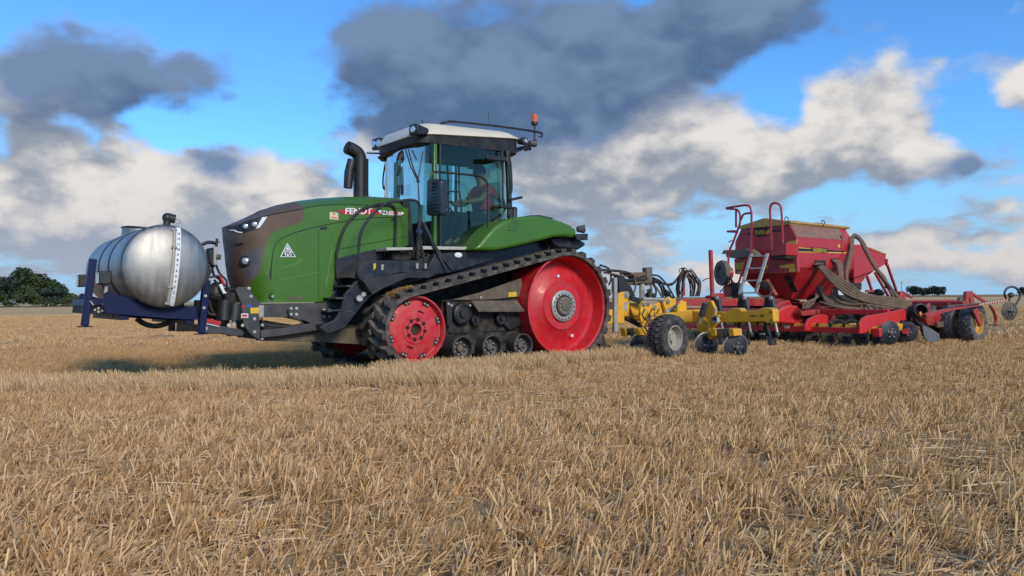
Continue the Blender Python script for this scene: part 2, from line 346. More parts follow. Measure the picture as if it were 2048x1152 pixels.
def lettering(name, body, p, xdir, ydir, size, material, parent, bold=.0, shear=0., width=None):
    cu = bpy.data.curves.new(name, 'FONT'); cu.body = body; cu.size = size; cu.extrude = .0015; cu.align_x = 'CENTER'; cu.align_y = 'CENTER'; cu.offset = bold; cu.shear = shear
    t = bpy.data.objects.new(name, cu); C.objects.link(t); bpy.context.view_layer.update()
    me = bpy.data.meshes.new_from_object(t.evaluated_get(bpy.context.evaluated_depsgraph_get())); bpy.data.objects.remove(t, do_unlink=True)
    X = Vector(xdir).normalized(); Z = X.cross(Vector(ydir)).normalized(); Y = Z.cross(X); off = OFF.get(parent, Vector())
    xs = [v.co.x for v in me.vertices]; kx = (width/(max(xs)-min(xs))) if width else 1
    for v in me.vertices: v.co = Vector(p)+X*v.co.x*kx+Y*v.co.y+Z*v.co.z-off
    me.materials.clear(); me.materials.append(material)
    o = bpy.data.objects.new(name, me); C.objects.link(o); o.parent = parent; OFF[o] = off; return o
def bolts(name, pts, parent, axis=(0, 1, 0), r=.016, h=.014, material=None):
    for p in pts: MB().lathe([(r*1.35, 0), (r*1.35, h*.35), (r, h*.4), (r*.85, h)], p, axis, 10).build(name, material or BOLT, parent)
def tagone(o, label, cat, group=None, kind=None):
    if label: o['label'] = label
    if cat: o['category'] = cat
    if group: o['group'] = group
    if kind: o['kind'] = kind
    return o

# ================================================================== ground
def smooth_noise(x, y, s=0):
    return (np.sin(x*1.3+s)*np.cos(y*1.1-s*2)+.6*np.sin(x*2.9-y*1.7+s*3)+.4*np.cos(x*5.3+y*4.1+s)+.3*np.sin(x*9.7-y*8.3))/2.3
def relief(x, y):
    d = np.hypot(x, y); near = np.clip(1-(d-40)/60, 0, 1)
    return near*(.016*smooth_noise(x*1.1, y*1.1)+.010*smooth_noise(x*3.7+4, y*3.7))-.02
def ground_material(name, soil, straw, mix_lo, mix_hi, fine=55):
    M = bpy.data.materials.new(name); M.use_nodes = True; nt = M.node_tree; N = nt.nodes; L = nt.links; b = N['Principled BSDF']; b.inputs['Roughness'].default_value = 1.; b.inputs['Specular IOR Level'].default_value = 0.
    tc = N.new('ShaderNodeTexCoord')
    def nz(s, d=6, sc3=(1, 1, 1)):
        mp = N.new('ShaderNodeMapping'); mp.inputs['Scale'].default_value = sc3; mp.inputs['Rotation'].default_value = (0, 0, .9); L.new(tc.outputs['Object'], mp.inputs[0])
        n = N.new('ShaderNodeTexNoise'); n.inputs['Scale'].default_value = s; n.inputs['Detail'].default_value = d; n.inputs['Roughness'].default_value = .65; L.new(mp.outputs[0], n.inputs['Vector']); return n.outputs['Fac']
    def ramp(x, a, c):
        n = N.new('ShaderNodeMapRange'); L.new(x, n.inputs[0]); n.inputs[1].default_value = a; n.inputs[2].default_value = c; return n.outputs[0]
    def mix(f, a, c):
        n = N.new('ShaderNodeMix'); n.data_type = 'RGBA'; L.new(f, n.inputs[0])
        for i, q in ((6, a), (7, c)):
            if isinstance(q, tuple): n.inputs[i].default_value = (*q, 1)
            else: L.new(q, n.inputs[i])
        return n.outputs[2]
    big = nz(.05, 5, (1, 3, 1)); med = nz(1.7, 6, (1, 2.2, 1)); fin = nz(fine, 6, (1, .22, 1))
    c = mix(ramp(fin, mix_lo, mix_hi), soil, straw)
    c2 = mix(ramp(med, .35, .7), c, tuple(.55*a+.45*b_ for a, b_ in zip(soil, straw)))
    hs = N.new('ShaderNodeHueSaturation'); L.new(c2, hs.inputs['Color'])
    mr = N.new('ShaderNodeMapRange'); L.new(big, mr.inputs[0]); mr.inputs[1].default_value = .3; mr.inputs[2].default_value = .7; mr.inputs[3].default_value = .84; mr.inputs[4].default_value = 1.14
    L.new(mr.outputs[0], hs.inputs['Value']); L.new(hs.outputs[0], b.inputs['Base Color'])
    bp = N.new('ShaderNodeBump'); bp.inputs['Strength'].default_value = .2; bp.inputs['Distance'].default_value = .03; L.new(nz(30, 8), bp.inputs['Height']); L.new(bp.outputs[0], b.inputs['Normal'])
    return M
SOIL = ground_material('stubble_ground', (.15, .095, .056), (.58, .40, .21), .36, .62)
STUBFAR = ground_material('far_stubble_ground', (.52, .34, .175), (.65, .45, .24), .3, .7, 9)
PALE = ground_material('pale_far_field', (.44, .36, .20), (.56, .46, .27), .3, .7, 3)
FARBROWN = ground_material('brown_far_field', (.30, .205, .12), (.42, .29, .165), .3, .7, 3)
VERGE = ground_material('rough_grass', (.16, .15, .065), (.36, .30, .14), .35, .7, 9)
def make_ground():
    rad = list(np.concatenate([np.linspace(0, 20, 90), np.geomspace(20.4, 120, 50), np.geomspace(130, 9000, 26)])); nseg = 220; vs = []; fs = []
    for i, r in enumerate(rad):
        a = np.linspace(0, 2*np.pi, nseg, endpoint=False); x = r*np.sin(a); y = r*np.cos(a); z = relief(x, y)
        vs += list(zip(x, y, z))
    for i in range(len(rad)-1):
        for j in range(nseg): fs.append((i*nseg+j, (i+1)*nseg+j, (i+1)*nseg+(j+1) % nseg, i*nseg+(j+1) % nseg))
    me = bpy.data.meshes.new('ground'); me.from_pydata(vs, [], fs); me.shade_smooth(); me.materials.append(SOIL)
    o = bpy.data.objects.new('ground', me); C.objects.link(o); o['kind'] = 'structure'
    bm = bmesh.new(); bm.from_mesh(me); bmesh.ops.recalc_face_normals(bm, faces=bm.faces)
    if sum(f.normal.z for f in bm.faces) < 0: bmesh.ops.reverse_faces(bm, faces=bm.faces)
    bm.to_mesh(me); bm.free()
    return o
make_ground()
def polar_patch(name, a0, a1, d0, d1, z, material, n=24, wob=0.):
    vs = []; fs = []
    for i in range(n+1):
        a = R_(a0+(a1-a0)*i/n); w = 1+wob*math.sin(i*1.7)*math.sin(i*.6)
        vs += [(d0*w*math.sin(a), d0*w*math.cos(a), z), (d1*math.sin(a), d1*math.cos(a), z)]
    for i in range(n): fs.append((2*i, 2*i+2, 2*i+3, 2*i+1))
    me = bpy.data.meshes.new(name); me.from_pydata(vs, [], fs); me.materials.append(material)
    if me.polygons[0].normal.z < 0: me.flip_normals()
    o = bpy.data.objects.new(name, me); C.objects.link(o); o['kind'] = 'structure'; return o
polar_patch('stubble_field', -60, 60, 62, 3500, .03, STUBFAR, n=60, wob=.04)
polar_patch('far_field', -44, -17, 215, 2200, .18, PALE, wob=.05)
polar_patch('distant_field', 8, 44, 420, 2600, .20, FARBROWN, wob=.08)
polar_patch('grass_verge', -44, -17, 196, 216, .12, VERGE, wob=.03)

# ================================================================== trees on the skyline
def leaf_mat(name, col):
    M = bpy.data.materials.new(name); M.use_nodes = True; nt = M.node_tree; b = nt.nodes['Principled BSDF']; b.inputs['Roughness'].default_value = .7; b.inputs['Specular IOR Level'].default_value = .2
    at = nt.nodes.new('ShaderNodeAttribute'); at.attribute_name = 'tone'
    mr = nt.nodes.new('ShaderNodeMapRange'); mr.inputs[3].default_value = .55; mr.inputs[4].default_value = 1.5; nt.links.new(at.outputs['Fac'], mr.inputs[0])
    hs = nt.nodes.new('ShaderNodeHueSaturation'); hs.inputs['Color'].default_value = (*col, 1); nt.links.new(mr.outputs[0], hs.inputs['Value']); nt.links.new(hs.outputs[0], b.inputs['Base Color'])
    return M
LEAF = [leaf_mat('dark_leaves', (.035, .055, .022)), leaf_mat('olive_leaves', (.055, .070, .026)), leaf_mat('blue_green_leaves', (.030, .046, .034))]
BARK = mat('bark', (.07, .055, .04), .9, var=.3)
def tree(name, az, dist, h, w, label, cat='tree', nleaf=900, leaf=1.0, mi=0, group=None, seed=1, low=.12):
    r = np.random.default_rng(seed); a = R_(az)
    root = thing(name, (0, 0, 0), label, cat, group, world=(dist*math.sin(a), dist*math.cos(a), 0)); OFF[root] = Vector((0, 0, 0))
    mb = MB(); mb.tube(curve([(0, 0, -.3), (.02*w, 0, h*.25), (-.02*w, .01*w, h*.55), (0, 0, h*.8)], 4), [w*.035*(1-.05*i) for i in range(13)], 8)
    for k in range(5):
        t = k*1.26; mb.tube([(0, 0, h*(.25+.06*k)), (w*.18*math.cos(t), w*.18*math.sin(t), h*(.42+.06*k)), (w*.32*math.cos(t), w*.32*math.sin(t), h*(.55+.05*k))], [w*.018, w*.012, w*.005], 5)
    mb.build('trunk', BARK, root)
    nl = 11; lob = [((r.uniform(-.32, .32))*w, (r.uniform(-.32, .32))*w, h*r.uniform(low+.2, .86), r.uniform(.17, .30)*w) for _ in range(nl)]
    lob += [(0, 0, h*.80, .26*w), (0, 0, h*.5, .34*w), (w*.25, 0, h*.35, .26*w), (-w*.25, 0, h*.35, .26*w)]
    vs = []; fs = []; tone = []
    for i in range(nleaf):
        lx, ly, lz, lr = lob[r.integers(len(lob))]; d = r.normal(size=3); d /= np.linalg.norm(d); q = lr*(.55+.5*r.random())
        p = np.array([lx, ly, lz])+d*q*np.array([1, 1, min(1.1, h/w)]); p[2] = min(max(p[2], h*low), h*1.0)
        nrm = d+r.normal(size=3)*.5; nrm /= np.linalg.norm(nrm); u = np.cross(nrm, r.normal(size=3)); u /= np.linalg.norm(u); v = np.cross(nrm, u); s = leaf*(.5+.7*r.random())
        k = len(vs); vs += [tuple(p+u*s*.5), tuple(p+v*s*.35), tuple(p-u*s*.5), tuple(p-v*s*.35)]; fs.append((k, k+1, k+2, k+3)); tone.append(r.random())
    me = bpy.data.meshes.new('crown'); me.from_pydata(vs, [], fs); at_ = me.attributes.new('tone', 'FLOAT', 'FACE'); at_.data.foreach_set('value', tone); me.materials.append(LEAF[mi])
    o = bpy.data.objects.new('crown', me); C.objects.link(o); o.parent = root; OFF[o] = Vector()
    return root
def az_of(u): return math.degrees(math.atan((u-1024)/F_PX))
WOOD = 'trees of the wood beyond the field'
wood = [(-28, 'round dark tree cut by the left edge of the picture', 12, 22, 0), (14, 'dark low tree at the left end of the wood', 13.5, 16, 2), (47, 'tallest dark tree, crowning the wood on the left', 17.8, 15, 0), (72, 'broad olive tree right of the tallest one in the wood', 15.0, 15, 1),
        (102, 'round crowned dark tree, second from the right end of the wood', 12.2, 13, 0), (122, 'smaller drooping tree near the right end of the wood', 9.3, 11, 2), (139, 'low bushy tree closing the wood at its right end', 5.6, 10, 1), (58, 'low olive tree standing in front of the tallest one', 8.5, 14, 1), (90, 'low dark tree in the middle of the wood front', 7.5, 14, 2)]
for i, (u, lb, h, w, mi) in enumerate(wood): tree('broadleaf_tree', az_of(u), (450 if i < 7 else 425), h, w, lb, nleaf=3200, leaf=1.5, mi=mi, group=WOOD, seed=20+i, low=.03)
hed = [(155, 'small grey bush just left of the blue tank leg', 3.6), (166, 'tiny bush touching the blue tank leg on the skyline', 2.6), (16, 'low bush in the far field margin at the left edge', 1.6), (88, 'low bush in the far field margin below the wood', 1.8), (136, 'low bush in the far field margin near the tank', 1.9)]
for i, (u, lb, h) in enumerate(hed): tree('hedge_bush', az_of(u), 330 if i < 2 else 205, h, h*(1.5 if i < 2 else 3.2), lb, 'bush', 260, .55, 1, 'bushes along the far field edge', 50+i, .02)
rt = [(1300, 8.5, 'dark tree behind the hose posts, left of its pair'), (1330, 8.0, 'dark tree behind the hose posts, right of its pair'), (1744, 5.5, 'far dark tree seen between the red hopper struts'), (1758, 6.0, 'far dark tree just right of the red hopper struts'),
      (1790, 4.2, 'low far bush left of the dark group on the right skyline'), (1824, 8.0, 'left tree of the dark group on the right skyline'), (1838, 7.4, 'second tree of the dark group on the right skyline'), (1852, 6.4, 'middle lower tree of the dark group on the right skyline'), (1868, 8.0, 'tallest right tree of the dark group on the right skyline'), (1880, 7.0, 'last tree of the dark group on the right skyline'), (2044, 6, 'far tree at the right edge of the picture')]
for i, (u, h, lb) in enumerate(rt): tree('skyline_tree', az_of(u), 900, h*1.25, h*1.5, lb, nleaf=900, leaf=1.8, mi=2, group='trees on the right skyline', seed=70+i, low=.02)
pl = thing('utility_pole', (0, 0, 0), 'thin utility pole on the right skyline behind the red drill', 'pole', world=(480*math.sin(R_(az_of(1803))), 480*math.cos(R_(az_of(1803))), 0)); OFF[pl] = Vector()
MB().cyl((0, 0, -.3), (0, 0, 8.4), .16, 8, .11).build('mast', BARK, pl); MB().bar((-.9, 0, 7.9), (.9, 0, 7.9), .14).build('crossarm', BARK, pl)
for x in (-.75, 0, .75): MB().cyl((x, 0, 7.97), (x, 0, 8.22), .07, 6).build('insulator', WHITE, pl)

# ================================================================== stubble
def straw_mat(name, col, lo, hi, sat=.12):
    M = bpy.data.materials.new(name); M.use_nodes = True; nt = M.node_tree; N = nt.nodes; L = nt.links; b = N['Principled BSDF']; b.inputs['Roughness'].default_value = .7; b.inputs['Specular IOR Level'].default_value = .08
    at = N.new('ShaderNodeAttribute'); at.attribute_name = 'tone'; oi = N.new('ShaderNodeObjectInfo')
    ad = N.new('ShaderNodeMath'); ad.operation = 'MULTIPLY_ADD'; L.new(at.outputs['Fac'], ad.inputs[0]); ad.inputs[1].default_value = .7
    m2 = N.new('ShaderNodeMath'); m2.operation = 'MULTIPLY'; L.new(oi.outputs['Random'], m2.inputs[0]); m2.inputs[1].default_value = .3; L.new(m2.outputs[0], ad.inputs[2])
    cr = N.new('ShaderNodeValToRGB'); L.new(ad.outputs[0], cr.inputs[0]); e = cr.color_ramp.elements
    e[0].position = 0; e[0].color = (*lo, 1); e[1].position = 1; e[1].color = (*hi, 1); k = e.new(.5); k.color = (*col, 1)
    L.new(cr.outputs[0], b.inputs['Base Color'])
    tr = N.new('ShaderNodeBsdfTranslucent'); L.new(cr.outputs[0], tr.inputs[0]); mx = N.new('ShaderNodeMixShader'); mx.inputs[0].default_value = .18
    L.new(b.outputs[0], mx.inputs[1]); L.new(tr.outputs[0], mx.inputs[2]); L.new(mx.outputs[0], N['Material Output'].inputs[0])
    return M
STRAW = straw_mat('standing_straw', (.71, .435, .19), (.41, .225, .085), (.92, .67, .375))
STRAWT = straw_mat('tall_pale_straw', (.77, .53, .27), (.54, .33, .145), (.92, .72, .44))
LITTER = straw_mat('loose_straw', (.66, .44, .22), (.38, .22, .10), (.88, .69, .43))
PROTO = {}
def proto(kind, nvar, nst, rad, hmin, hmax, lean, spread, wid, material, flat=False):
    col = bpy.data.collections.new(kind+'_pieces'); r = np.random.default_rng(hash(kind) % 1000 if False else sum(map(ord, kind)))
    for k in range(nvar):
        vs = []; fs = []; tone = []; ln = lean*(.25+1.5*k/max(nvar-1, 1))
        for i in range(nst):
            x, y = r.normal(size=2)*rad*.5
            h = r.uniform(hmin, hmax)
            if flat:
                a = r.uniform(0, 2*np.pi); d = np.array([np.cos(a), np.sin(a), r.normal()*.10]); z = .012+abs(r.normal())*.018
                base = np.array([x, y, z])-d*h*.5; base[2] = max(base[2], .004)
            else:
                d = np.array([ln+r.normal()*spread, r.normal()*spread, 1.]); base = np.array([x, y, -.02])
            d /= np.linalg.norm(d); u = np.cross(d, r.normal(size=3)); u /= np.linalg.norm(u); w_ = np.cross(d, u); q = wid*r.uniform(.6, 1.25)
            k0 = len(vs); tip = base+d*h
            kink = base+d*h*r.uniform(.45, .8)+(r.normal(size=3)*h*.035 if not flat else np.array([0, 0, abs(r.normal())*.006]))
            rings = [base, kink, tip] 
            for j, pnt in enumerate(rings):
                for t in range(3):
                    an = t*2.094; vs.append(tuple(pnt+(u*np.cos(an)+w_*np.sin(an))*q*(1, .95, .8)[j]))
            tn = r.random()
            for j in range(2):
                for t in range(3): fs.append((k0+j*3+t, k0+j*3+(t+1) % 3, k0+j*3+3+(t+1) % 3, k0+j*3+3+t)); tone.append(tn)
            fs.append((k0+6, k0+7, k0+8)); tone.append(min(1, tn+.3))
            if not flat and r.random() < .22:      # dry leaf hanging from the stalk
                p0 = base+d*h*r.uniform(.3, .8); a = r.uniform(0, 6.28); o_ = np.array([np.cos(a), np.sin(a), .1])*h*.5; s_ = np.cross(o_, [0, 0, 1]); s_ = s_/np.linalg.norm(s_)*q*1.6
                kk = len(vs); vs += [tuple(p0-s_), tuple(p0+s_), tuple(p0+o_*.7+s_+np.array([0, 0, .01])), tuple(p0+o_*.7-s_+np.array([0, 0, .01])), tuple(p0+o_-np.array([0, 0, h*.25]))]
                fs += [(kk, kk+1, kk+2, kk+3), (kk+3, kk+2, kk+4)]; tone += [tn*.8+.2]*2
        me = bpy.data.meshes.new(kind); me.from_pydata(vs, [], fs); at_ = me.attributes.new('tone', 'FLOAT', 'FACE'); at_.data.foreach_set('value', tone); me.materials.append(material)
        o = bpy.data.objects.new(kind+'_piece', me); col.objects.link(o)
    PROTO[kind] = col
proto('near_tuft', 16, 14, .050, .06, .165, .62, .30, .0031, STRAW)
proto('mid_tuft', 10, 17, .075, .06, .14, .48, .27, .0034, STRAW)
proto('far_tuft', 8, 30, .32, .07, .14, .30, .26, .008, STRAW)
proto('tall_tuft', 10, 20, .075, .17, .30, -.16, .24, .0032, STRAWT)
proto('litter', 12, 20, .22, .05, .26, 0, 0, .0032, LITTER, True)
def scatter(name, pts, rot, scl, kind, label, cat):
    me = bpy.data.meshes.new(name); me.from_pydata([tuple(p) for p in pts], [], [])
    a = me.attributes.new('rz', 'FLOAT', 'POINT'); a.data.foreach_set('value', np.asarray(rot, dtype=np.float32))
    a = me.attributes.new('sc', 'FLOAT', 'POINT'); a.data.foreach_set('value', np.asarray(scl, dtype=np.float32))
    o = bpy.data.objects.new(name, me); C.objects.link(o); o['kind'] = 'stuff'; o['label'] = label; o['category'] = cat
    g = bpy.data.node_groups.new(name+'_nodes', 'GeometryNodeTree'); g.interface.new_socket('Geometry', in_out='INPUT', socket_type='NodeSocketGeometry'); g.interface.new_socket('Geometry', in_out='OUTPUT', socket_type='NodeSocketGeometry')
    N = g.nodes; L = g.links; gi = N.new('NodeGroupInput'); go = N.new('NodeGroupOutput')
    ip = N.new('GeometryNodeInstanceOnPoints'); ci = N.new('GeometryNodeCollectionInfo'); ci.inputs[0].default_value = PROTO[kind]; ci.inputs['Separate Children'].default_value = True; ci.inputs['Reset Children'].default_value = True
    m2p = N.new('GeometryNodeMeshToPoints'); L.new(gi.outputs[0], m2p.inputs[0])
    L.new(m2p.outputs[0], ip.inputs['Points']); L.new(ci.outputs[0], ip.inputs['Instance']); ip.inputs['Pick Instance'].default_value = True
    def attr(nm):
        n = N.new('GeometryNodeInputNamedAttribute'); n.data_type = 'FLOAT'; n.inputs[0].default_value = nm; return n.outputs[0]
    cx = N.new('ShaderNodeCombineXYZ'); L.new(attr('rz'), cx.inputs[2]); e2r = N.new('FunctionNodeEulerToRotation'); L.new(cx.outputs[0], e2r.inputs[0]); L.new(e2r.outputs[0], ip.inputs['Rotation'])
    L.new(attr('sc'), ip.inputs['Scale']); L.new(ip.outputs[0], go.inputs[0])
    md = o.modifiers.new('scatter', 'NODES'); md.node_group = g; return o
# ground trodden or hidden by the machines
def kept(x, y):
    qx = x-ORG.x; qy = y-ORG.y; lx = qx*HX.x+qy*HX.y; ly = qx*NY.x+qy*NY.y
    belt = (lx > -3.1) & (lx < .12) & (((ly > -.74) & (ly < -.02)) | ((ly > -2.65) & (ly < -1.9)))
    trail = (lx < -2.8) & (((ly > -.74) & (ly < .02)) | ((ly > -2.65) & (ly < -1.9))) & (lx > -5)
    tilled = (lx < -5.3) & (ly > -4.4) & (ly < 1.55) & (lx > -40)
    return ~belt & ~trail, tilled
def strip(x, y): return (y > 8.75+.10*x) & (y < 9.75+.10*x) & (x < -.2)
def wedge(r0, r1, dens, half=44):
    r0 += 4.; r1 += 4.                                # fan starting behind the camera, so that a step aside still stands in stubble
    n = int(.5*(r1*r1-r0*r0)*2*R_(half)*dens); r = np.sqrt(rng.uniform(r0*r0, r1*r1, n)); a = rng.uniform(-R_(half), R_(half), n)
    return r*np.sin(a), r*np.cos(a)-4.
ROWA = R_(24)
def to_rows(x, y, gap=.15, jit=.020):
    u = x*np.cos(ROWA)-y*np.sin(ROWA); v = x*np.sin(ROWA)+y*np.cos(ROWA); u = np.round(u/gap)*gap+rng.normal(size=len(u))*jit
    return u*np.cos(ROWA)+v*np.sin(ROWA), -u*np.sin(ROWA)+v*np.cos(ROWA)
def patch(x, y): return smooth_noise(x*.55, y*.8, 2)
def stub(name, r0, r1, dens, kind, sc0, label, rows=True):
    x, y = wedge(r0, r1, dens)
    if rows: x, y = to_rows(x, y)
    keep, till = kept(x, y); keep &= (rng.random(len(x)) < np.clip(.82+.5*patch(x, y), .22, 1)) & (~till | (rng.random(len(x)) < .22)) & ~(strip(x, y) & (rng.random(len(x)) < .6))
    x, y = x[keep], y[keep]; z = relief(x, y)
    rot = rng.normal(size=len(x))*.55+.35*patch(x*.7+3, y*.7); sc_ = sc0*(1+.22*patch(x*1.3, y*1.3+5)+rng.normal(size=len(x))*.12)
    ht = np.where((y > 9.9+.1*x) & (x < .5), .72, 1.0)
    return scatter(name, np.stack([x, y, z], 1), rot, np.clip(sc_*ht, .35, 1.7), kind, label, 'stubble')
stub('near_stubble', 1.6, 7.5, 150, 'near_tuft', 1.0, 'golden cut straw stubble leaning right in the foreground of the field')
stub('middle_stubble', 7.5, 19, 150, 'mid_tuft', .95, 'shorter brown straw stubble in the middle of the field around the machines')
stub('far_stubble', 19, 70, 12, 'far_tuft', 1.0, 'thin tan stubble covering the field behind the machines', False)
def tall():
    x = rng.uniform(-9.5, -.1, 2000); y = 8.75+.10*x+rng.random(2000)*1.0; y += .06*np.sin(x*3); k, _ = kept(x, y); x, y = x[k], y[k]
    lx = rng.uniform(-5.2, .75, 1100); ly = rng.uniform(.03, .75, 1100); wx_ = ORG.x+lx*HX.x+ly*NY.x; wy_ = ORG.y+lx*HX.y+ly*NY.y; x = np.concatenate([x, wx_]); y = np.concatenate([y, wy_])
    return scatter('tall_stubble', np.stack([x, y, relief(x, y)], 1), rng.normal(size=len(x))*.5, .62+.34*rng.random(len(x)), 'tall_tuft', 'strip of taller pale straw stubble in front of the track', 'stubble')
tall()
def litter():
    x, y = wedge(1.6, 12, 48); k, _ = kept(x, y); k &= rng.random(len(x)) < np.clip(.6-.4*patch(x, y), .2, 1); x, y = x[k], y[k]
    return scatter('loose_straw', np.stack([x, y, relief(x, y)], 1), rng.uniform(0, 6.28, len(x)), .7+.5*rng.random(len(x)), 'litter', 'pale loose straw lying flat on the soil between stubble', 'straw')
litter()

# ================================================================== crawler tractor
YC = -1.30
T = thing('crawler_tractor', (-1.3, YC, 0), 'large green crawler tractor with red wheels, rubber tracks and cream cab roof', 'tractor')
def my(p): return Vector((p[0], 2*YC-p[1], p[2]))

# ---- hood: side planes, rounded nose, crowned top
def lut(pts): pts = sorted(pts); xs = [p[0] for p in pts]; zs = [p[1] for p in pts]; return lambda x: float(np.interp(x, xs, zs))
HW = .55; X0 = 1.62
z_top = lut(A2([(446, 444), (480, 434), (530, 418), (560, 408), (600, 400), (640, 395), (686, 392), (740, 391), (790, 394), (812, 400)], -1.12))
z_sh = lut(A2([(447, 456), (490, 443), (530, 431), (570, 423), (607, 416), (640, 411), (680, 409), (745, 411), (812, 418)], -.75))
z_bt = lut([(2.6, .98), (1.85, .975), (1.2, .975), (.62, 1.0)] + A2([(690, 602), (705, 560), (770, 508), (818, 490)], -.75)[1:])
x_fr = lut([(p.z, p.x) for p in (A(441, 454, -1.5), A(445, 480, -1.45), A(450, 500, -1.4), A(457, 525, -1.3), A(465, 550, -1.2), A(474, 575, -1.15), A(482, 598, -1.1))])
HP = 2.4; NR = .48
def hood_y(x, z):
    t = min(max((x-x_fr(z)+NR)/NR, 0), .999); return YC+HW*(1-t**HP)**(1/HP)
def HS(u, v, off=0.):
    y = -.75
    for _ in range(14): p = A(u, v, y); y = .5*y+.5*hood_y(p.x, p.z)
    p = A(u, v, y); return Vector((p.x, y+off, p.z))
def HS2(pts): return [(q.x, q.z) for q in (HS(u, v) for u, v in pts)]
def inside(poly, x, z):
    c = False; n = len(poly)
    for i in range(n):
        (x1, z1), (x2, z2) = poly[i], poly[i-1]
        if (z1 > z) != (z2 > z) and x < (x2-x1)*(z-z1)/(z2-z1)+x1: c = not c
    return c
def make_hood():
    xr = -.30; ns = 130; nn = 70; nz = 120; nt_ = 26
    cols = [('s', i/ns) for i in range(ns)] + [('n', j/nn*math.pi/2) for j in range(nn+1)]
    def side(cc, s):
        z = z_sh(2.0)*s+1.0*(1-s); x = 1.6
        for _ in range(7):
            x0 = x_fr(z)-NR; x = xr+(x0-xr)*cc[1] if cc[0] == 's' else x0+NR*abs(math.sin(cc[1]))**(2/HP); zb = z_bt(x); z = zb+(z_sh(x)-zb)*s
        y = YC+HW if cc[0] == 's' else YC+HW*abs(math.cos(cc[1]))**(2/HP)
        return Vector((x, y, z))
    rows = []
    for i in range(nz+1): rows.append([side(cc, i/nz) for cc in cols])
    top = rows[-1]; x0t = top[ns].x
    for k in range(1, nt_+1):
        r = k/nt_; row = []
        for cc, p in zip(cols, top):
            y = YC+(p.y-YC)*(1-r); x = p.x if cc[0] == 's' else x0t+(p.x-x0t)*(1-r)
            e = 1-(1-r)**2.2; lip = .5*z_sh(x)+.5*p.z if cc[0] == 'n' else p.z
            row.append(Vector((x, y, lip+(z_top(x)-z_sh(x))*e)))
        rows.append(row)
    brown = HS2([(380, 300), (612, 300), (608, 400), (608, 428), (606, 441), (595, 447), (560, 458), (546, 465), (538, 477), (532, 490), (524, 520), (518, 546), (503, 563), (500, 578), (496, 600), (380, 600)])
    grey = HS2([(530, 490), (495, 504), (483, 511), (484, 535), (491, 556), (499, 562), (516, 546), (523, 520)])
    dark = A2([(652, 600), (674, 512), (768, 489), (764, 505), (770, 506), (770, 620), (640, 620)], -.75); dark = A2([(664, 584), (676, 516), (770, 494), (766, 520), (735, 525), (706, 566)], -.75)
    G = {'hood_panel': MB(), 'nose_panel': MB(), 'grille_insert': MB(), 'side_grille': MB()}; nc = len(cols)
    for i in range(len(rows)-1):
        for j in range(nc-1):
            q = [rows[i][j], rows[i][j+1], rows[i+1][j+1], rows[i+1][j]]; c = sum(q, Vector())/4
            k = 'grille_insert' if (i < nz and inside(grey, c.x, c.z)) else 'nose_panel' if inside(brown, c.x, c.z) else 'side_grille' if (i < nz and inside(dark, c.x, c.z)) else 'hood_panel'
            G[k].add(q, [(0, 1, 2, 3)]); G[k].add([my(p) for p in q], [(3, 2, 1, 0)])
    mats = {'hood_panel': GREEN, 'nose_panel': BROWN, 'grille_insert': mat('insert_grey', (.075, .076, .085), .5, dust=.15), 'side_grille': NAVY}
    for k, g in G.items():
        if k in ('hood_panel', 'nose_panel'): g.build(k, mats[k], T, ang=50, fix=True); continue
        for sg in (1, -1):
            h_ = MB()
            for f in g.f:
                q = [g.v[i] for i in f]
                if (sum(p[1] for p in q)/4-YC)*sg > 0: h_.add(q, [(0, 1, 2, 3)])
            h_.build(k, mats[k], T, ang=50, fix=True)
make_hood()
hood = [o for o in T.children if o.name.startswith('hood_panel')][0]; nose = [o for o in T.children if o.name.startswith('nose_panel')][0]; insert = [o for o in T.children if o.name.startswith('grille_insert')][0]
MB().box(-.28, 1.5, YC-.5, YC+.5, 1.0, 2.0).build('engine_block', BELTIN, T)
def seam(pts, r, material, name='seam', parent=None, off=.001):
    MB().tube(curve([HS(u, v, off) for u, v in pts], 6), r, 6).build(name, material, parent or hood)
seam([(447, 456), (490, 444), (530, 432), (570, 424), (607, 417)], .006, PLAST, parent=nose)
seam([(609, 416), (640, 411), (680, 409), (745, 411), (806, 417)], .006, GREEN_D)
seam([(541, 560), (543, 530), (547, 500), (556, 482), (575, 471), (600, 462), (640, 452), (686, 443), (740, 436), (790, 434), (802, 433), (808, 428)], .007, GREEN_D)
seam([(541, 560), (540, 545), (545, 520)], .004, GREEN_D)
seam([(533, 545), (543, 561), (590, 555), (637, 545)], .005, GREEN_L)
seam([(538, 544), (580, 531), (597, 525), (603, 517)], .0035, GREEN_L)
seam([(637, 600), (637, 530), (637, 460)], .003, GREEN_D)
seam([(664, 501), (700, 494), (760, 483), (813, 473)], .005, GREEN_D)
seam([(652, 575), (655, 555), (660, 520), (664, 502), (672, 500)], .006, GREEN_L)
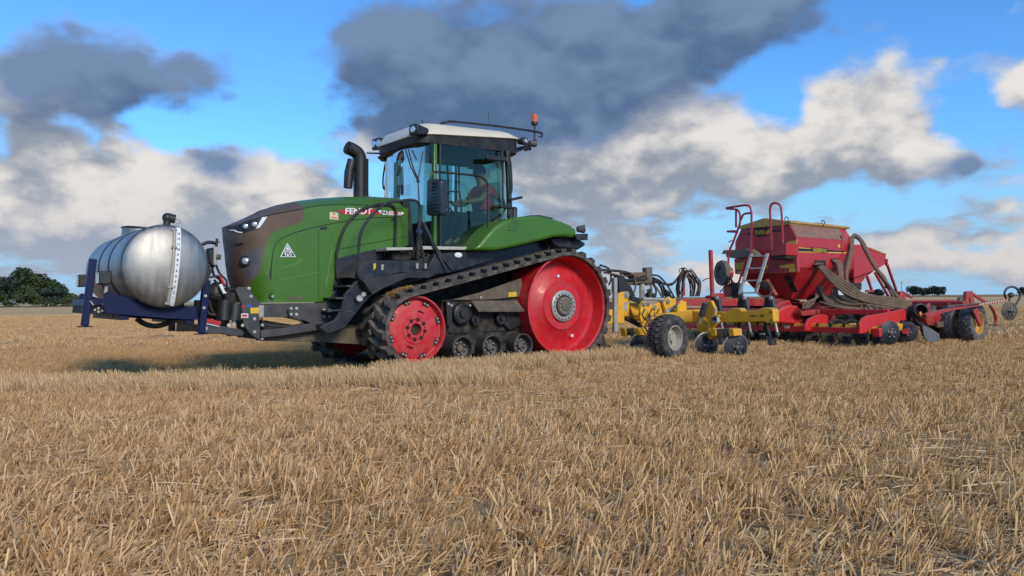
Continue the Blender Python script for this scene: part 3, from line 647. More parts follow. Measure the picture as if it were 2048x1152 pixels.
def drape(poly, off, material, name, parent, n=5):
    k = len(poly); cu = sum(p[0] for p in poly)/k; cv = sum(p[1] for p in poly)/k; mb = MB()
    for i in range(k):
        (au, av), (bu, bv) = poly[i], poly[(i+1) % k]; g = {}
        for r in range(n+1):
            for c in range(r+1):
                t = r/n; q = c/r if r else 0; u = cu+(au+(bu-au)*q-cu)*t; v = cv+(av+(bv-av)*q-cv)*t; g[(r, c)] = HS(u, v, off)
        idx = {key: j for j, key in enumerate(g)}; fs = []
        for r in range(n):
            for c in range(r+1):
                fs.append((idx[(r, c)], idx[(r+1, c)], idx[(r+1, c+1)]))
                if c < r: fs.append((idx[(r, c)], idx[(r+1, c+1)], idx[(r, c+1)]))
        mb.add(list(g.values()), fs)
        ed = [HS(au+(bu-au)*c/n, av+(bv-av)*c/n, off) for c in range(n+1)]; mb.add(ed+[p-Vector((0, .02, 0)) for p in ed], [(c, c+1, n+2+c, n+1+c) for c in range(n)])
    return mb.build(name, material, parent, ang=20, fix=True)
for side in (0, 1):
    def both(o):
        return o
    hl = drape([(458, 456), (475, 450), (500, 441.5), (523, 434), (535, 433), (519.5, 456), (503, 461), (485, 466.5), (472, 463), (459, 460)], .008, PLAST, 'headlight', nose) if side == 0 else None
    if side == 0:
        drape([(524, 434.5), (534, 433.5), (519, 455.5), (511, 457.5)], .014, WHITE, 'light_strip', hl)
        seam([(460, 461), (468, 461), (474, 464), (484, 465.5)], .009, WHITE, 'running_light', hl, .010)
        for u, v in ((491, 453), (509, 449)):
            p = HS(u, v, .006); q = HS(u+2, v, .006); nrm = Vector((.45, .89, 0)); 
            MB().lathe([(.034, -.01), (.034, .014), (.030, .022), (.015, .028), (0.001, .03)], p, nrm, 18).build('lens', LAMP, hl)
fog = HS(491, 522, .0)
fl = MB().lathe([(.075, -.05), (.075, .01), (.060, .02), (.058, .0), (.01, -.005)], fog, (.6, .8, 0), 22).build('fog_lamp', PLAST, insert)
MB().lathe([(.042, 0), (.042, .024), (.03, .032), (.001, .034)], fog, (.6, .8, 0), 18).build('lens', LAMP, fl)
drape([(468, 488), (486, 485), (486, 490), (468, 493)], .006, PLAST, 'badge', nose)
drape([(640, 455), (654, 452.5), (654, 458), (640, 460)], .006, PLAST, 'latch', hood); drape([(782, 437), (790, 436.5), (790, 441), (782, 442)], .006, PLAST, 'latch', hood)
p = HS(545, 593, .0); MB().lathe([(.045, 0), (.04, .008), (.03, -.01), (.001, -.01)], p, (0, 1, 0), 18).build('lock', GREEN_D, hood); bolts('lock_bolt', [p], hood, r=.012)
drape([(576, 594), (605, 593), (605, 599), (576, 600)], .004, DUSTY, 'recess', hood)
# stickers
tri = drape([(574.5, 486), (591.5, 514), (560, 514)], .006, WHITE, 'triangle_sticker', hood)
drape([(574.7, 489.5), (588.5, 512.5), (563, 512.5)], .0075, DGREY, 'sticker_border', tri); drape([(575, 492), (584, 508), (586, 511.5), (566, 511.5)], .009, WHITE, 'sticker_face', tri)
XL = Vector((-1, 0, 0)); ZU = Vector((0, 0, 1))
lettering('sticker_number', '35', HS(575, 503, .011), XL, ZU, .058, DGREY, tri, .001); lettering('sticker_word', 'ATVV', HS(575.3, 509.5, .011), XL, ZU, .062, BLACKP, tri, .0015)
for poly in ([(564, 511.5), (568.5, 511.5), (566, 507)], [(584, 511.5), (588, 511.5), (586, 507)]): drape(poly, .0115, BLACKP, 'sticker_corner', tri)
stk = drape([(659, 424.5), (664, 424), (667, 425), (671, 424.5), (676, 426), (676.5, 439.5), (659, 438.5)], .006, CREAM, 'crest_sticker', hood)
drape([(663, 426), (668, 425), (672, 427), (668, 431)], .008, ORNGP, 'crest_shield', stk); drape([(662, 433), (674, 434), (674, 437.5), (662, 436.5)], .008, ORNGP, 'crest_ribbon', stk)
em = drape([(672, 421), (688, 419.5), (752, 418.5), (763, 428.5), (690, 429.5)], .006, SEATRED, 'name_stripe', hood)
ew = drape([(752, 420), (806, 424.5), (808, 427), (800, 431), (765, 429.5)], .006, WHITE, 'model_stripe', hood)
pa, pb = HS(688, 423, .010), HS(743, 423, .010)
lettering('name_lettering', 'FENDT', (pa+pb)/2, pb-pa, ZU, .118, WHITE, em, .003, .12, (pb-pa).length)
pa, pb = HS(761, 425.3, .010), HS(777, 426, .010); lettering('model_number', '943', (pa+pb)/2, pb-pa, ZU, .072, BLACKP, ew, .001, .15, (pb-pa).length)
pa, pb = HS(779, 426.3, .010), HS(801, 427.5, .010); lettering('model_word', 'VARIO', (pa+pb)/2, pb-pa, ZU, .066, SEATRED, ew, .001, .15, (pb-pa).length)

# ---- front chassis, hitch plates and lower links
def pp(name, pts, y0, y1, material, parent=T, bevel=.006): return MB().prism(A2(pts, max(y0, y1)), y0, y1).build(name, material, parent, bevel)
plate = pp('hitch_plate', [(471, 580), (478, 574), (498, 574), (506, 587), (523, 609), (519, 640), (523, 679), (516, 679), (497, 664), (487, 648), (482, 605)], -.66, -.70, DGREY)
copy_part(plate, (0, -1.24, 0))
bolts('plate_bolt', [A(u, v, -.655) for u, v in ((509, 638), (509, 664), (525, 650), (524, 677), (485, 651), (502, 593), (498, 577))], plate, r=.016, h=.016)
pp('warning_label', [(501, 615.5), (518, 615), (517, 627), (501, 627)], -.652, -.659, YELP, plate, 0); pp('white_label', [(482, 627), (496.5, 627), (496.5, 635.5), (482, 635.5)], -.652, -.659, WHITE, plate, 0)
pp('blue_label', [(493, 609), (504, 608.5), (504, 615), (493, 615)], -.654, -.659, BLUEP, plate, 0); pp('red_label', [(483, 610), (489, 610), (489, 616), (483, 616)], -.654, -.659, SEATRED, plate, 0)
pp('white_label_print', [(484, 629), (495, 629), (495, 633.5), (484, 633.5)], -.650, -.6525, SEATRED, plate, 0)
rail = pp('front_rail', [(519, 611), (560, 607), (622, 606), (692, 604), (694, 640), (660, 650), (640, 653), (605, 640), (578, 635), (520, 634)], -.66, -.95, DGREY)
pp('rail_cap', [(518, 611), (528, 610), (528, 634), (518, 634)], -.645, -.75, GALV, rail)
bolts('rail_bolt', [A(u, v, -.655) for u, v in ((582, 617), (593, 617), (582, 629), (593, 629), (648, 620.5), (659, 620.5), (648, 633), (659, 633))], rail, r=.016, h=.014)
pp('lower_arm', [(522, 661), (560, 657), (640, 644), (690, 636), (692, 648), (640, 660), (560, 672), (522, 676)], -.62, -.70, DGREY)
pp('belly_beam', [(524, 672), (600, 664), (720, 655), (735, 690), (640, 684), (524, 682)], -.75, -1.0, DUSTY)
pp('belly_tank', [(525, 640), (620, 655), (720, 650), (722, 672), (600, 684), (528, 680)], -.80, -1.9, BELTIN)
MB().tube(curve([A(u, v, -.64) for u, v in ((522, 636), (530, 648), (545, 652), (580, 652), (603, 648), (600, 641), (580, 634), (577, 618))], 6), .014, 7).build('hydraulic_hose', BHOSE, T)
for sgn in (0, 1):
    dy = -1.1*sgn
    lk = MB().prism(A2([(405, 640), (440, 652), (480, 658), (489, 664), (487, 672), (465, 672), (440, 668), (400, 668)], -.62), -.62+dy, -.70+dy).build('lower_link', DGREY, T, .01)
    if sgn == 0:
        pp('red_decal', [(410, 636), (443, 643), (440, 651), (410, 644)], -.612, -.619, SEATRED, lk, 0); pp('white_decal', [(409, 645.5), (439, 652), (439, 653.5), (409, 647)], -.612, -.619, WHITE, lk, 0)
        bolts('link_pin', [A(458, 651, -.612), A(411, 657, -.612)], lk, r=.02)
    cy = MB(); a, b = A(472, 606, -.68), A(468, 640, -.68); cy.cyl(a+Vector((0, dy, 0)), b+Vector((0, dy, 0)), .075, 14, .085).build('lift_cylinder', PLAST, T)
    MB().cyl(b+Vector((0, dy, 0)), A(467, 652, -.68)+Vector((0, dy, 0)), .028, 10).build('cylinder_rod', BOLT, T)
    a, b = A(450, 600, -.72), A(447, 640, -.72); MB().cyl(a+Vector((0, dy, 0)), b+Vector((0, dy, 0)), .08, 14, .09).build('lift_cylinder', PLAST, T)
pp('top_link_tower', [(438, 590), (452, 575), (470, 585), (472, 630), (455, 640), (445, 620)], -1.1, -1.5, PLAST)
MB().cyl(A(425, 585, -1.3), A(470, 600, -1.3), .05, 10).build('top_link', PLAST, T)
MB().ball(A(432, 588, -1.0), .14, .8, .8, 1.1).build('accumulator', PLAST, T)
for k, pts in enumerate([[(412, 615), (420, 628), (445, 630), (452, 625)], [(418, 600), (423, 618), (430, 628), (447, 632)], [(428, 560), (440, 572), (452, 580), (462, 590)], [(430, 565), (446, 569), (458, 576), (470, 578)]]):
    MB().tube(curve([A(u, v, -.8-.08*k) for u, v in pts], 6), .016, 7).build('hydraulic_hose', BHOSE, T)
pp('red_coupler', [(437, 551), (440, 550), (452, 568), (447, 570)], -.85, -.95, SEATRED); pp('white_coupler', [(438, 570), (444, 567), (450, 582), (455, 586), (447, 588)], -.8, -.86, WHITE)

# ---- tracks
IC, IR, DC, DR = Vector((0, .588)), .452, Vector((-2.74, .875)), .792
def belt_path(extra):
    pts = []
    for c, r in ((IC, IR+extra), (DC, DR+extra)):
        for k in range(160): a = 2*math.pi*k/160; pts.append((c.x+r*math.cos(a), c.y+r*math.sin(a)))
    pts = sorted(set(pts))
    def half(ps):
        h = []
        for p in ps:
            while len(h) > 1 and (h[-1][0]-h[-2][0])*(p[1]-h[-2][1])-(h[-1][1]-h[-2][1])*(p[0]-h[-2][0]) <= 0: h.pop()
            h.append(p)
        return h[:-1]
    hull = half(pts)+half(pts[::-1]); P = [Vector(p) for p in hull]; out = []
    L_ = [(P[(i+1) % len(P)]-P[i]).length for i in range(len(P))]; tot = sum(L_); n = 240; i = 0; acc = 0
    for k in range(n):
        s = tot*k/n
        while acc+L_[i] < s: acc += L_[i]; i += 1
        out.append(P[i]+(P[(i+1) % len(P)]-P[i])*((s-acc)/L_[i]))
    return out, tot
BELT_IN, _ = belt_path(.0); BELT_OUT, BLEN = belt_path(.055)
def make_belt(y0, y1):
    mb = MB(); n = len(BELT_OUT); rows = []
    prof = [('i', y0-.04), ('o', y0-.03), ('o', y1+.03), ('i', y1+.04)]
    path_mid, _ = belt_path(.03)
    ring = []
    for k in range(n):
        o = BELT_OUT[k]; i = min(BELT_IN, key=lambda q: (q-o).length)
        ring.append([(i.x, y0, i.y), (o.x, y0, o.y), (o.x, y1, o.y), (i.x, y1, i.y)])
    vs = [p for r in ring for p in r]; fs = []
    for k in range(n):
        for j in range(4): a, b = k*4+j, k*4+(j+1) % 4; c, d = ((k+1) % n)*4+(j+1) % 4, ((k+1) % n)*4+j; fs.append((a, b, c, d))
    return mb.add(vs, fs).build('track_belt', RUB, T, .008, fix=True)
BW = .70
def lug_mesh(sgn):          # bar from the belt edge (y=0) to past the middle, swept back
    mb = MB(); pr = [(-.062, 0), (-.046, .066), (.046, .066), (.062, 0)]; st = [(0, .0, 1), (-.12, .015, 1), (-.26, .09, .95), (-.38, .17, .8)]; vs = []; fs = []
    for y, sw, k in st: vs += [(x*k+sw, y*sgn, z*(1 if k > .85 else .92)-.012) for x, z in pr]
    for i in range(len(st)-1):
        for j in range(4): fs.append((i*4+j, i*4+(j+1) % 4, (i+1)*4+(j+1) % 4, (i+1)*4+j))
    fs += [(0, 1, 2, 3), (15, 14, 13, 12)]
    mb.add(vs, fs); me = bpy.data.meshes.new('tread_lug'); me.from_pydata(mb.v, [], mb.f); bm = bmesh.new(); bm.from_mesh(me); bmesh.ops.recalc_face_normals(bm, faces=bm.faces); bm.to_mesh(me); bm.free()
    me.shade_smooth(); me.set_sharp_from_angle(angle=R_(40)); me.materials.append(RUB); return me
LUG = {1: lug_mesh(1), -1: lug_mesh(-1)}
def place_lugs(belt, y0, y1):
    n = 47; off = OFF[T]
    for k in range(n):
        for sgn, yy, ph in ((1, y0, 0), (-1, y1, .5)):
            t = ((k+ph)/n*len(BELT_OUT)) % len(BELT_OUT); i = int(t); a = BELT_OUT[i]; b = BELT_OUT[(i+1) % len(BELT_OUT)]; p = a+(b-a)*(t-i); d = (BELT_OUT[(i+2) % len(BELT_OUT)]-BELT_OUT[i-1]).normalized()
            nz_ = Vector((d.y, 0, -d.x))      # outward
            o = bpy.data.objects.new('tread_lug', LUG[sgn]); C.objects.link(o); o.parent = belt
            M = Matrix(((d.x, 0, nz_.x), (0, 1, 0), (d.y, 0, nz_.z))).to_4x4()
            o.matrix_local = Matrix.Translation(Vector((p.x, yy, p.y))-off) @ M
FAR = -1.90
for y0, y1 in ((.07, .07-BW), (FAR, FAR-BW)):
    bl = make_belt(y0, y1); place_lugs(bl, y0, y1)
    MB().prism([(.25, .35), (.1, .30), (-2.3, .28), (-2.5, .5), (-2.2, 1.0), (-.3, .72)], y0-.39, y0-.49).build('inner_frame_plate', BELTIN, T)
def c3(c, y): return Vector((c.x, y, c.y))
def wheel_set(y, s):     # y of the outer face, s=+1 left, -1 right
    ax = (0, s, 0)
    dw = MB().lathe([(.70, -.62), (.79, -.60), (.79, -.02), (.805, -.012), (.805, .004), (.782, .008), (.766, -.006), (.754, -.12), (.742, -.225), (.705, -.268), (.56, -.225), (.41, -.165), (.388, -.145), (.375, -.128), (.25, -.128), (.24, -.20), (.05, -.20)], c3(DC, y), ax, 72).build('drive_wheel', RED, T, ang=28)
    MB().lathe([(.25, -.14), (.25, -.095), (.235, -.085), (.175, -.085), (.165, -.115), (.155, -.14)], c3(DC, y), ax, 40).build('hub_ring', STEEL, dw)
    MB().lathe([(.15, -.16), (.15, -.075), (.135, -.06), (.08, -.06), (.075, -.05), (.001, -.045)], c3(DC, y), ax, 32).build('hub', DUSTY, dw)
    q = MB()
    for k in range(18): a = 2*math.pi*k/18; q.lathe([(.015, -.09), (.015, -.062), (.010, -.056)], c3(DC, y)+Vector((.205*math.cos(a), 0, .205*math.sin(a))), ax, 8)
    for k in range(12): a = 2*math.pi*k/12; q.lathe([(.012, -.07), (.012, -.045), (.008, -.04)], c3(DC, y)+Vector((.115*math.cos(a), 0, .115*math.sin(a))), ax, 8)
    q.build('hub_bolts', BOLT, dw)
    if s > 0:
        for u, v in ((1116, 552), (1144, 671)):
            w_ = A(u, v, -.165); MB().prism([(w_.x-.02, w_.z-.02), (w_.x+.02, w_.z-.02), (w_.x+.02, w_.z+.02), (w_.x-.02, w_.z+.02)], -.20, -.155).build('rim_label', WHITE, dw)
    iw = MB().lathe([(.30, -.60), (.452, -.58), (.452, -.012), (.462, -.006), (.462, .006), (.440, .010), (.428, -.02), (.425, -.075), (.400, -.082), (.398, -.062), (.385, -.052), (.30, -.035), (.205, -.022), (.195, -.008), (.085, -.006), (.078, -.10), (.05, -.12)], c3(IC, y), ax, 64).build('idler_wheel', RED2, T, ang=28)
    MB().lathe([(.078, -.14), (.076, -.065), (.05, -.055), (.03, -.075), (.001, -.07)], c3(IC, y), ax, 24).build('hub', BELTIN, iw)
    for k in range(8):
        a = 2*math.pi*(k+.25)/8; c = c3(IC, y)+Vector((.138*math.cos(a), 0, .138*math.sin(a)))
        MB().lathe([(.030, -.03), (.030, -.003), (.001, -.003)], c, ax, 16).build('lug_hole', mat('dark_red_hole', (.05, .004, .006), .8), iw)
        a2 = 2*math.pi*(k+.75)/8; c2 = c3(IC, y)+Vector((.138*math.cos(a2), 0, .138*math.sin(a2)))
        MB().lathe([(.011, -.03), (.011, -.003), (.001, -.003)], c2, ax, 10).build('small_hole', MATS['dark_red_hole'], iw)
        a = 2*math.pi*(k+.6)/8; e = Vector((math.cos(a), 0, math.sin(a))); t_ = Vector((-math.sin(a), 0, math.cos(a))); c = c3(IC, y)+e*.372
        sl = MB(); qs = [c+e*(-.022)+t_*(-.045), c+e*(-.022)+t_*.045, c+e*.030+t_*.062, c+e*.030-t_*.062]; sl.ext([p+Vector((0, s*-.062, 0)) for p in qs], (0, s*.0235, 0)).build('rim_notch', BELTIN, iw)
        for dd in (-.024, .024): MB().lathe([(.015, -.05), (.015, -.026), (.010, -.018)], c+t_*dd+e*.008, ax, 10).build('clamp_bolt', BOLT, iw)
    a = R_(100)
    for k in (0, 1):
        arc = [c3(IC, y)+Vector((.255*math.cos(a+k*math.pi+j*.09), s*-.026, .255*math.sin(a+k*math.pi+j*.09))) for j in range(5)]
        MB().tube(arc, .012, 6).build('hand_slot', MATS['dark_red_hole'], iw)
    for xx in (-.79, -1.31, -1.885):
        rw = MB().lathe([(.12, -.62), (.172, -.60), (.178, -.02), (.180, .0), (.168, .004), (.155, -.01), (.150, -.10), (.12, -.115), (.10, -.11), (.001, -.11)], (xx, y-s*.045, .288), ax, 36).build('track_roller', mat('roller_grey', (.035, .034, .034), .5, dust=.25, var=.2), T, ang=28)
        MB().lathe([(.055, -.12), (.052, -.07), (.035, -.06), (.001, -.06)], (xx, y-s*.045, .288), ax, 18).build('hub', DUSTY, rw)
        for k in range(8): a3 = 2*math.pi*(k+.3)/8; MB().lathe([(.012, -.115), (.012, -.088), (.008, -.082)], (xx+.088*math.cos(a3), y-s*.045, .288+.088*math.sin(a3)), ax, 8).build('roller_bolt', BOLT, rw)
wheel_set(0., 1); wheel_set(FAR-BW, -1)
# undercarriage between the wheels
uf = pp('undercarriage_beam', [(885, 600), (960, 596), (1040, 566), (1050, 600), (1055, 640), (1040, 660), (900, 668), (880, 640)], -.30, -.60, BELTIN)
pp('dust_coated_panel', [(902, 600), (960, 585), (1043, 556), (1046, 592), (1000, 598), (962, 600)], -.255, -.285, DUSTY, uf)
sh = MB(); q = [A(942, 601, -.24), A(1034, 601, -.24), A(1049, 621, -.08), A(957, 621, -.08)]; sh.ext(q, (0, -.005, -.02)).build('dust_shelf', DUSTY, uf)
pp('warning_label', [(1017, 584.5), (1033, 583.5), (1033, 593), (1017, 594)], -.245, -.25, YELP, uf, 0)
for u, v, r_ in ((926, 628, .155), (953, 640, .085), (1004, 637, .10)):
    m_ = MB().lathe([(r_, -.2), (r_, 0), (r_*.8, .02), (r_*.75, .0), (r_*.4, .0), (r_*.35, .03), (.001, .03)], A(u, v, -.22), (0, 1, 0), 28).build('pivot_housing', PLAST, uf)
    for k in range(6): MB().lathe([(.010, 0), (.010, .018)], A(u, v, -.22)+Vector((r_*.9*math.cos(k*1.05), 0, r_*.9*math.sin(k*1.05))), (0, 1, 0), 7).build('housing_bolt', DGREY, m_)
pp('rocker_arm', [(905, 690), (960, 652), (975, 650), (965, 665), (985, 690), (1050, 680), (1060, 690), (985, 708), (905, 705)], -.26, -.34, BELTIN, uf)
pp('bracket', [(893, 603), (904, 602), (905, 650), (895, 652)], -.2, -.3, PLAST, uf); bolts('frame_bolt', [A(u, v, -.19) for u, v in ((897, 608), (903, 611), (962, 595), (940, 611))], uf, r=.014)
pp('round_tail', [(998, 640), (1012, 622), (1040, 624), (1046, 650), (1020, 660)], -.24, -.3, PLAST, uf)
# straw caught on the belt
stw = MB(); rr = random.Random(3); 
for k in range(150):
    t = rr.random(); c = Vector((.33-.36*t, -.08-.24*rr.random(), 0)); base = [q for q in BELT_OUT if q.y > .7]; b = min(base, key=lambda q: abs(q.x-c.x)); a = rr.uniform(0, 3.14); l = rr.uniform(.05, .13)
    p0 = Vector((b.x, c.y, b.y+.05+.025*rr.random())); d = Vector((math.cos(a), math.sin(a)*.7, rr.uniform(-.2, .5))).normalized()*l; stw.tube([p0-d*.5, p0+d*.5], .003, 3)
ob = stw.build('caught_straw', STRAW, None); ob.location = world_of(0, 0, 0); ob.rotation_euler = (0, 0, YAW); tagone(ob, 'bits of golden straw caught on top of the left front track belt', 'straw', kind='stuff')

# ---- platform, steps and rails
pp('platform_beam', [(735, 521), (830, 521), (846, 524), (846, 545), (800, 545), (762, 553), (728, 562), (700, 555)], -.32, -.75, NAVY)
pp('chassis_side', [(846, 515), (880, 505), (960, 500), (1000, 501), (1075, 484), (1095, 482), (1090, 500), (1040, 515), (960, 535), (880, 550), (800, 570), (735, 585), (720, 590), (728, 562), (800, 546)], -.50, -.8, NAVY)
pp('fuel_tank', [(870, 508), (985, 500), (985, 520), (900, 545), (850, 550)], -.36, -.5, NAVY)
MB().ball(A(917, 510, -.36), .068, 1, .12, .55).build('oval_plate', WHITE, T)
pp('walkway', [(773, 495), (826, 494.5), (826, 500), (773, 501)], -.42, -.75, ALU); pp('walkway', [(844, 492), (956, 494), (956, 500), (844, 499)], -.38, -.6, ALU)
pp('yellow_arrow', [(747, 527), (752, 527), (752, 536), (747.5, 541)], -.312, -.319, YELP); pp('step_label', [(763, 529), (768, 529), (767, 540), (763, 541)], -.312, -.319, GALV)
pp('tread_guard', [(725, 560), (770, 552), (812, 545), (880, 540), (860, 556), (815, 556), (770, 575), (745, 590)], -.14, -.6, PLAST)
st = pp('step_frame', [(690, 590), (712, 563), (745, 548), (762, 556), (745, 590), (725, 610), (690, 655), (655, 668), (640, 655), (670, 640), (684, 615)], -.30, -.36, NAVY)
copy_part(st, (0, -.42, 0))
for k, (u, v) in enumerate(((668, 650), (680, 622), (690, 596), (712, 572))):
    p = A(u, v, -.33); MB().box(p.x-.12, p.x+.13, -.76, -.33, p.z-.012, p.z+.012).build('step_tread', DGREY, st)
for pts, yy in (([(738, 575), (728, 566), (717, 553), (716, 540), (717, 500), (722, 465), (740, 435), (770, 408), (800, 402), (825, 400), (838, 408), (840, 430), (838, 462), (842, 490), (849, 521)], -.28),
                ([(694, 578), (680, 562), (674, 552), (673, 520), (676, 495), (690, 455), (715, 425), (745, 411), (775, 408), (789, 415), (792, 430), (791, 480), (789, 520)], -.72)):
    MB().tube(curve([A(u, v, yy) for u, v in pts], 7), .020, 10).build('hoop_rail', PLAST, T)
for u, v, r_ in ((739, 575, .035), (727, 589, .035), (719, 597, .046)):
    MB().lathe([(r_, -.02), (r_, .02), (r_*.8, .03), (r_*.75, .02), (.001, .02)], A(u, v, -.24), (.3, .9, .1), 18).build('step_lamp', GALV, st)
for u, v in ((834, 532), (851, 532)): MB().tube([A(u, v-5, -.29), A(u, v+5, -.29)], .02, 10).build('rail_clamp', GALV, T)
MB().tube(curve([A(u, v, -.28) for u, v in ((862, 380), (861, 356), (866, 346), (875, 344), (950, 351), (966, 356), (975, 368), (976, 385), (976, 500))], 6), .017, 9).build('grab_rail', PLAST, T)
# battery box and bits under the walkway
for u, v, w_, h_ in ((800, 512, .3, .12), (862, 508, .18, .12)):
    p = A(u, v, -.6); MB().box(p.x-w_/2, p.x+w_/2, p.y-.1, p.y+.05, p.z-h_/2, p.z+h_/2).build('valve_block', BELTIN, T, .01)
MB().tube(curve([A(u, v, -.5) for u, v in ((846, 512), (852, 506), (858, 512), (872, 516), (884, 510), (888, 505))], 5), .02, 8).build('air_hose', BHOSE, T)
MB().tube(curve([A(u, v, -.3) for u, v in ((705, 625), (690, 622), (668, 621), (655, 624))], 4), .012, 6).build('cable', BHOSE, T)
# ladder side cylinder pair at the door (black gas struts)
for a, b in (((866, 490), (904, 540)), ((846, 445), (893, 545))): MB().bar(A(*a, -.36), A(*b, -.36), .05, .045).build('access_strut', PLAST, T, .006)

# ---- cab
CL, CR = -.52, 2*YC+.52
def fq(name, pts, material, parent=T, th=.012, bevel=0):       # thin slab through four or more 3-D points
    P = [Vector(p) for p in pts]; nrm = (P[1]-P[0]).cross(P[2]-P[0]).normalized()*th; return MB().ext(P, nrm).build(name, material, parent, bevel)
def mx(p): return Vector((p.x, 2*YC-p.y, p.z))
aT, aB = A(869, 288, CL-.06), A(868, 500, CL); cT, cB = A(1004, 300, CL-.06), A(1013, 440, CL)
fz = A(785, 395, CR).z
FT = Vector((aT.x+.10, 0, aT.z)); xwf = A(800, 392, -1.9).x
floor_z = aB.z
cab = MB().box(cB.x-.1, aB.x+.02, CR, CL, floor_z-.10, floor_z+.02).build('cab_floor', CABIN, T, .01)
for s in (0, 1):
    f = (lambda p: p) if s == 0 else mx
    MB().bar(f(aT), f(aB), .07, .06, (1, 0, 0)).build('front_pillar', GREEN, T, .012)
    MB().bar(f(A(880, 288, CL-.05)), f(A(880, 497, CL+.01)), .035, .03, (1, 0, 0)).build('door_edge', PLAST, T, .006)
    MB().bar(f(A(1014, 300, CL-.06)), f(A(1020, 440, CL)), .07, .07, (1, 0, 0)).build('rear_pillar', mat('dark_green_pillar', (.018, .035, .016), .5), T, .012)
    MB().tube(curve([f(A(u, v, CL+.02)) for u, v in ((1004, 302), (1006, 340), (1006, 395), (1010, 415), (1004, 432), (985, 446), (960, 480), (948, 493), (930, 495), (884, 494))], 5), .018, 8).build('door_seal', PLAST, T)
    door = [(879, 289), (960, 297), (1004, 306), (1007, 400), (1011, 418), (1003, 433), (985, 447), (948, 493), (879, 494)]
    P = []
    for u, v in door:
        k = (v-289)/205; P.append(f(A(u, v, (CL-.06)*(1-k)+CL*k)))
    if s: P = P[::-1]
    g = MB(); g.ext(P, (0, -.008, 0)).build('door_glass', GLASS, T, ang=0)
# curved windscreen: from near pillar round to the far one
ws = MB(); nW = 14; rows = []
for zt, xs in ((floor_z+.1, aB.x+.02), (aT.z+.02, aT.x+.04)):
    rows.append([Vector((xs+.16*math.sin(math.pi*i/nW)**.8, CL-.03+(CR-CL+.06)*i/nW, zt)) for i in range(nW+1)])
ws.add(rows[0]+rows[1], [(i, i+1, nW+2+i, nW+1+i) for i in range(nW)]).build('windscreen', GLASS, T, ang=60)
rg = MB(); rows = [Vector((cB.x-.06, CL-.06, floor_z+.55)), Vector((cB.x-.06, CR+.06, floor_z+.55)), Vector((cT.x-.06, CR+.1, cT.z)), Vector((cT.x-.06, CL-.1, cT.z))]
rg.add(rows, [(0, 1, 2, 3)]).build('rear_window', GLASS, T, ang=0)
MB().box(cB.x-.12, cB.x-.02, CR+.05, CL-.05, floor_z-.1, floor_z+.5).build('rear_wall', CABIN, T, .02)
MB().prism(A2([(1012, 436), (985, 447), (948, 496), (960, 502), (1000, 470), (1020, 445)], CL), CL-.01, CL-.10).build('cab_quarter_panel', GREEN, T, .01)
for s in (0, 1):
    dy = 0 if s == 0 else None
# roof
def roof_ring(x0, x1, y0, y1, r, z, n=7, zf=None):
    pts = []
    for cx, cy, a0 in ((x1-r, y1-r, 0), (x0+r, y1-r, 90), (x0+r, y0+r, 180), (x1-r, y0+r, 270)):
        for k in range(n+1): a = R_(a0+90*k/n); x = cx+r*math.cos(a); y = cy+r*math.sin(a); pts.append((x, y, z+(zf(x, y) if zf else 0)))
    return pts
def loft(rings, name, material, cap=True, parent=T):
    mb = MB(); n = len(rings[0]); vs = [p for r in rings for p in r]; fs = [(i*n+j, i*n+(j+1) % n, (i+1)*n+(j+1) % n, (i+1)*n+j) for i in range(len(rings)-1) for j in range(n)]
    if cap: fs += [list(range(n))[::-1], list(range((len(rings)-1)*n, len(rings)*n))]
    return mb.add(vs, fs).build(name, material, parent, ang=40, fix=True)
rfx, rbx = -.38, -2.34
RY0, RY1 = 2*YC+.56, -.56
zl = lambda x: 3.425+.074*(-.64-x); zt = lambda x: 3.640+.030*(-.62-x)
def rr_(ins, z, r, sag=0.): return roof_ring(rbx+ins, rfx-ins, RY0+ins, RY1-ins, r, 0, zf=lambda x, y: z(x)-sag*((y-YC)/.75)**2)
under = loft([rr_(.14, lambda x: 3.27, .12), rr_(.03, lambda x: 3.31+.01*(rfx-x), .22), rr_(.004, lambda x: zl(x)+.004, .30)], 'roof_underside', PLAST)
rf = loft([rr_(.0, lambda x: zl(x)+.002, .30), rr_(-.025, lambda x: zl(x)+.012, .31), rr_(-.02, lambda x: zl(x)+.035, .31), rr_(.09, lambda x: zt(x)-.035, .26), rr_(.16, lambda x: zt(x)-.008, .22), rr_(.40, lambda x: zt(x)+.012, .14), rr_(.6, lambda x: zt(x)+.016, .06)], 'roof_shell', CREAM)
def lamp_pod(c, d, name='work_light_pod', parent=T, w=.16, h=.13, l=.22, lenses=2, side=(0, 1, 0)):
    d = Vector(d).normalized(); sd = Vector(side).normalized(); u = Vector((0, 0, 1)); c = Vector(c)
    mb = MB(); fr = [c+d*l*.5+sd*a*w+u*b*h for a, b in ((-1, -.8), (1, -.8), (1.1, 0), (.9, .8), (-.9, .8), (-1.1, 0))]; bk = [c-d*l*.8+sd*a*w*.75+u*b*h*.6 for a, b in ((-1, -.8), (1, -.8), (1.1, 0), (.9, .8), (-.9, .8), (-1.1, 0))]
    mb.add(fr+bk, [(0, 1, 2, 3, 4, 5), (11, 10, 9, 8, 7, 6)]+[(i, 6+i, 6+(i+1) % 6, (i+1) % 6) for i in range(6)]); o = mb.build(name, PLAST, parent, .012, fix=True)
    for k in range(lenses):
        q = c+d*(l*.5)+sd*((k-(lenses-1)/2)*w*1.0); MB().lathe([(h*.48, -.02), (h*.5, .008), (h*.4, .02), (.001, .026)], q, d, 18).build('lens', LAMP, o)
    return o
lamp_pod(A(836, 261, RY1-.04), (1, .25, 0), side=(-.25, 1, 0), w=.085, h=.10, lenses=1, l=.2)
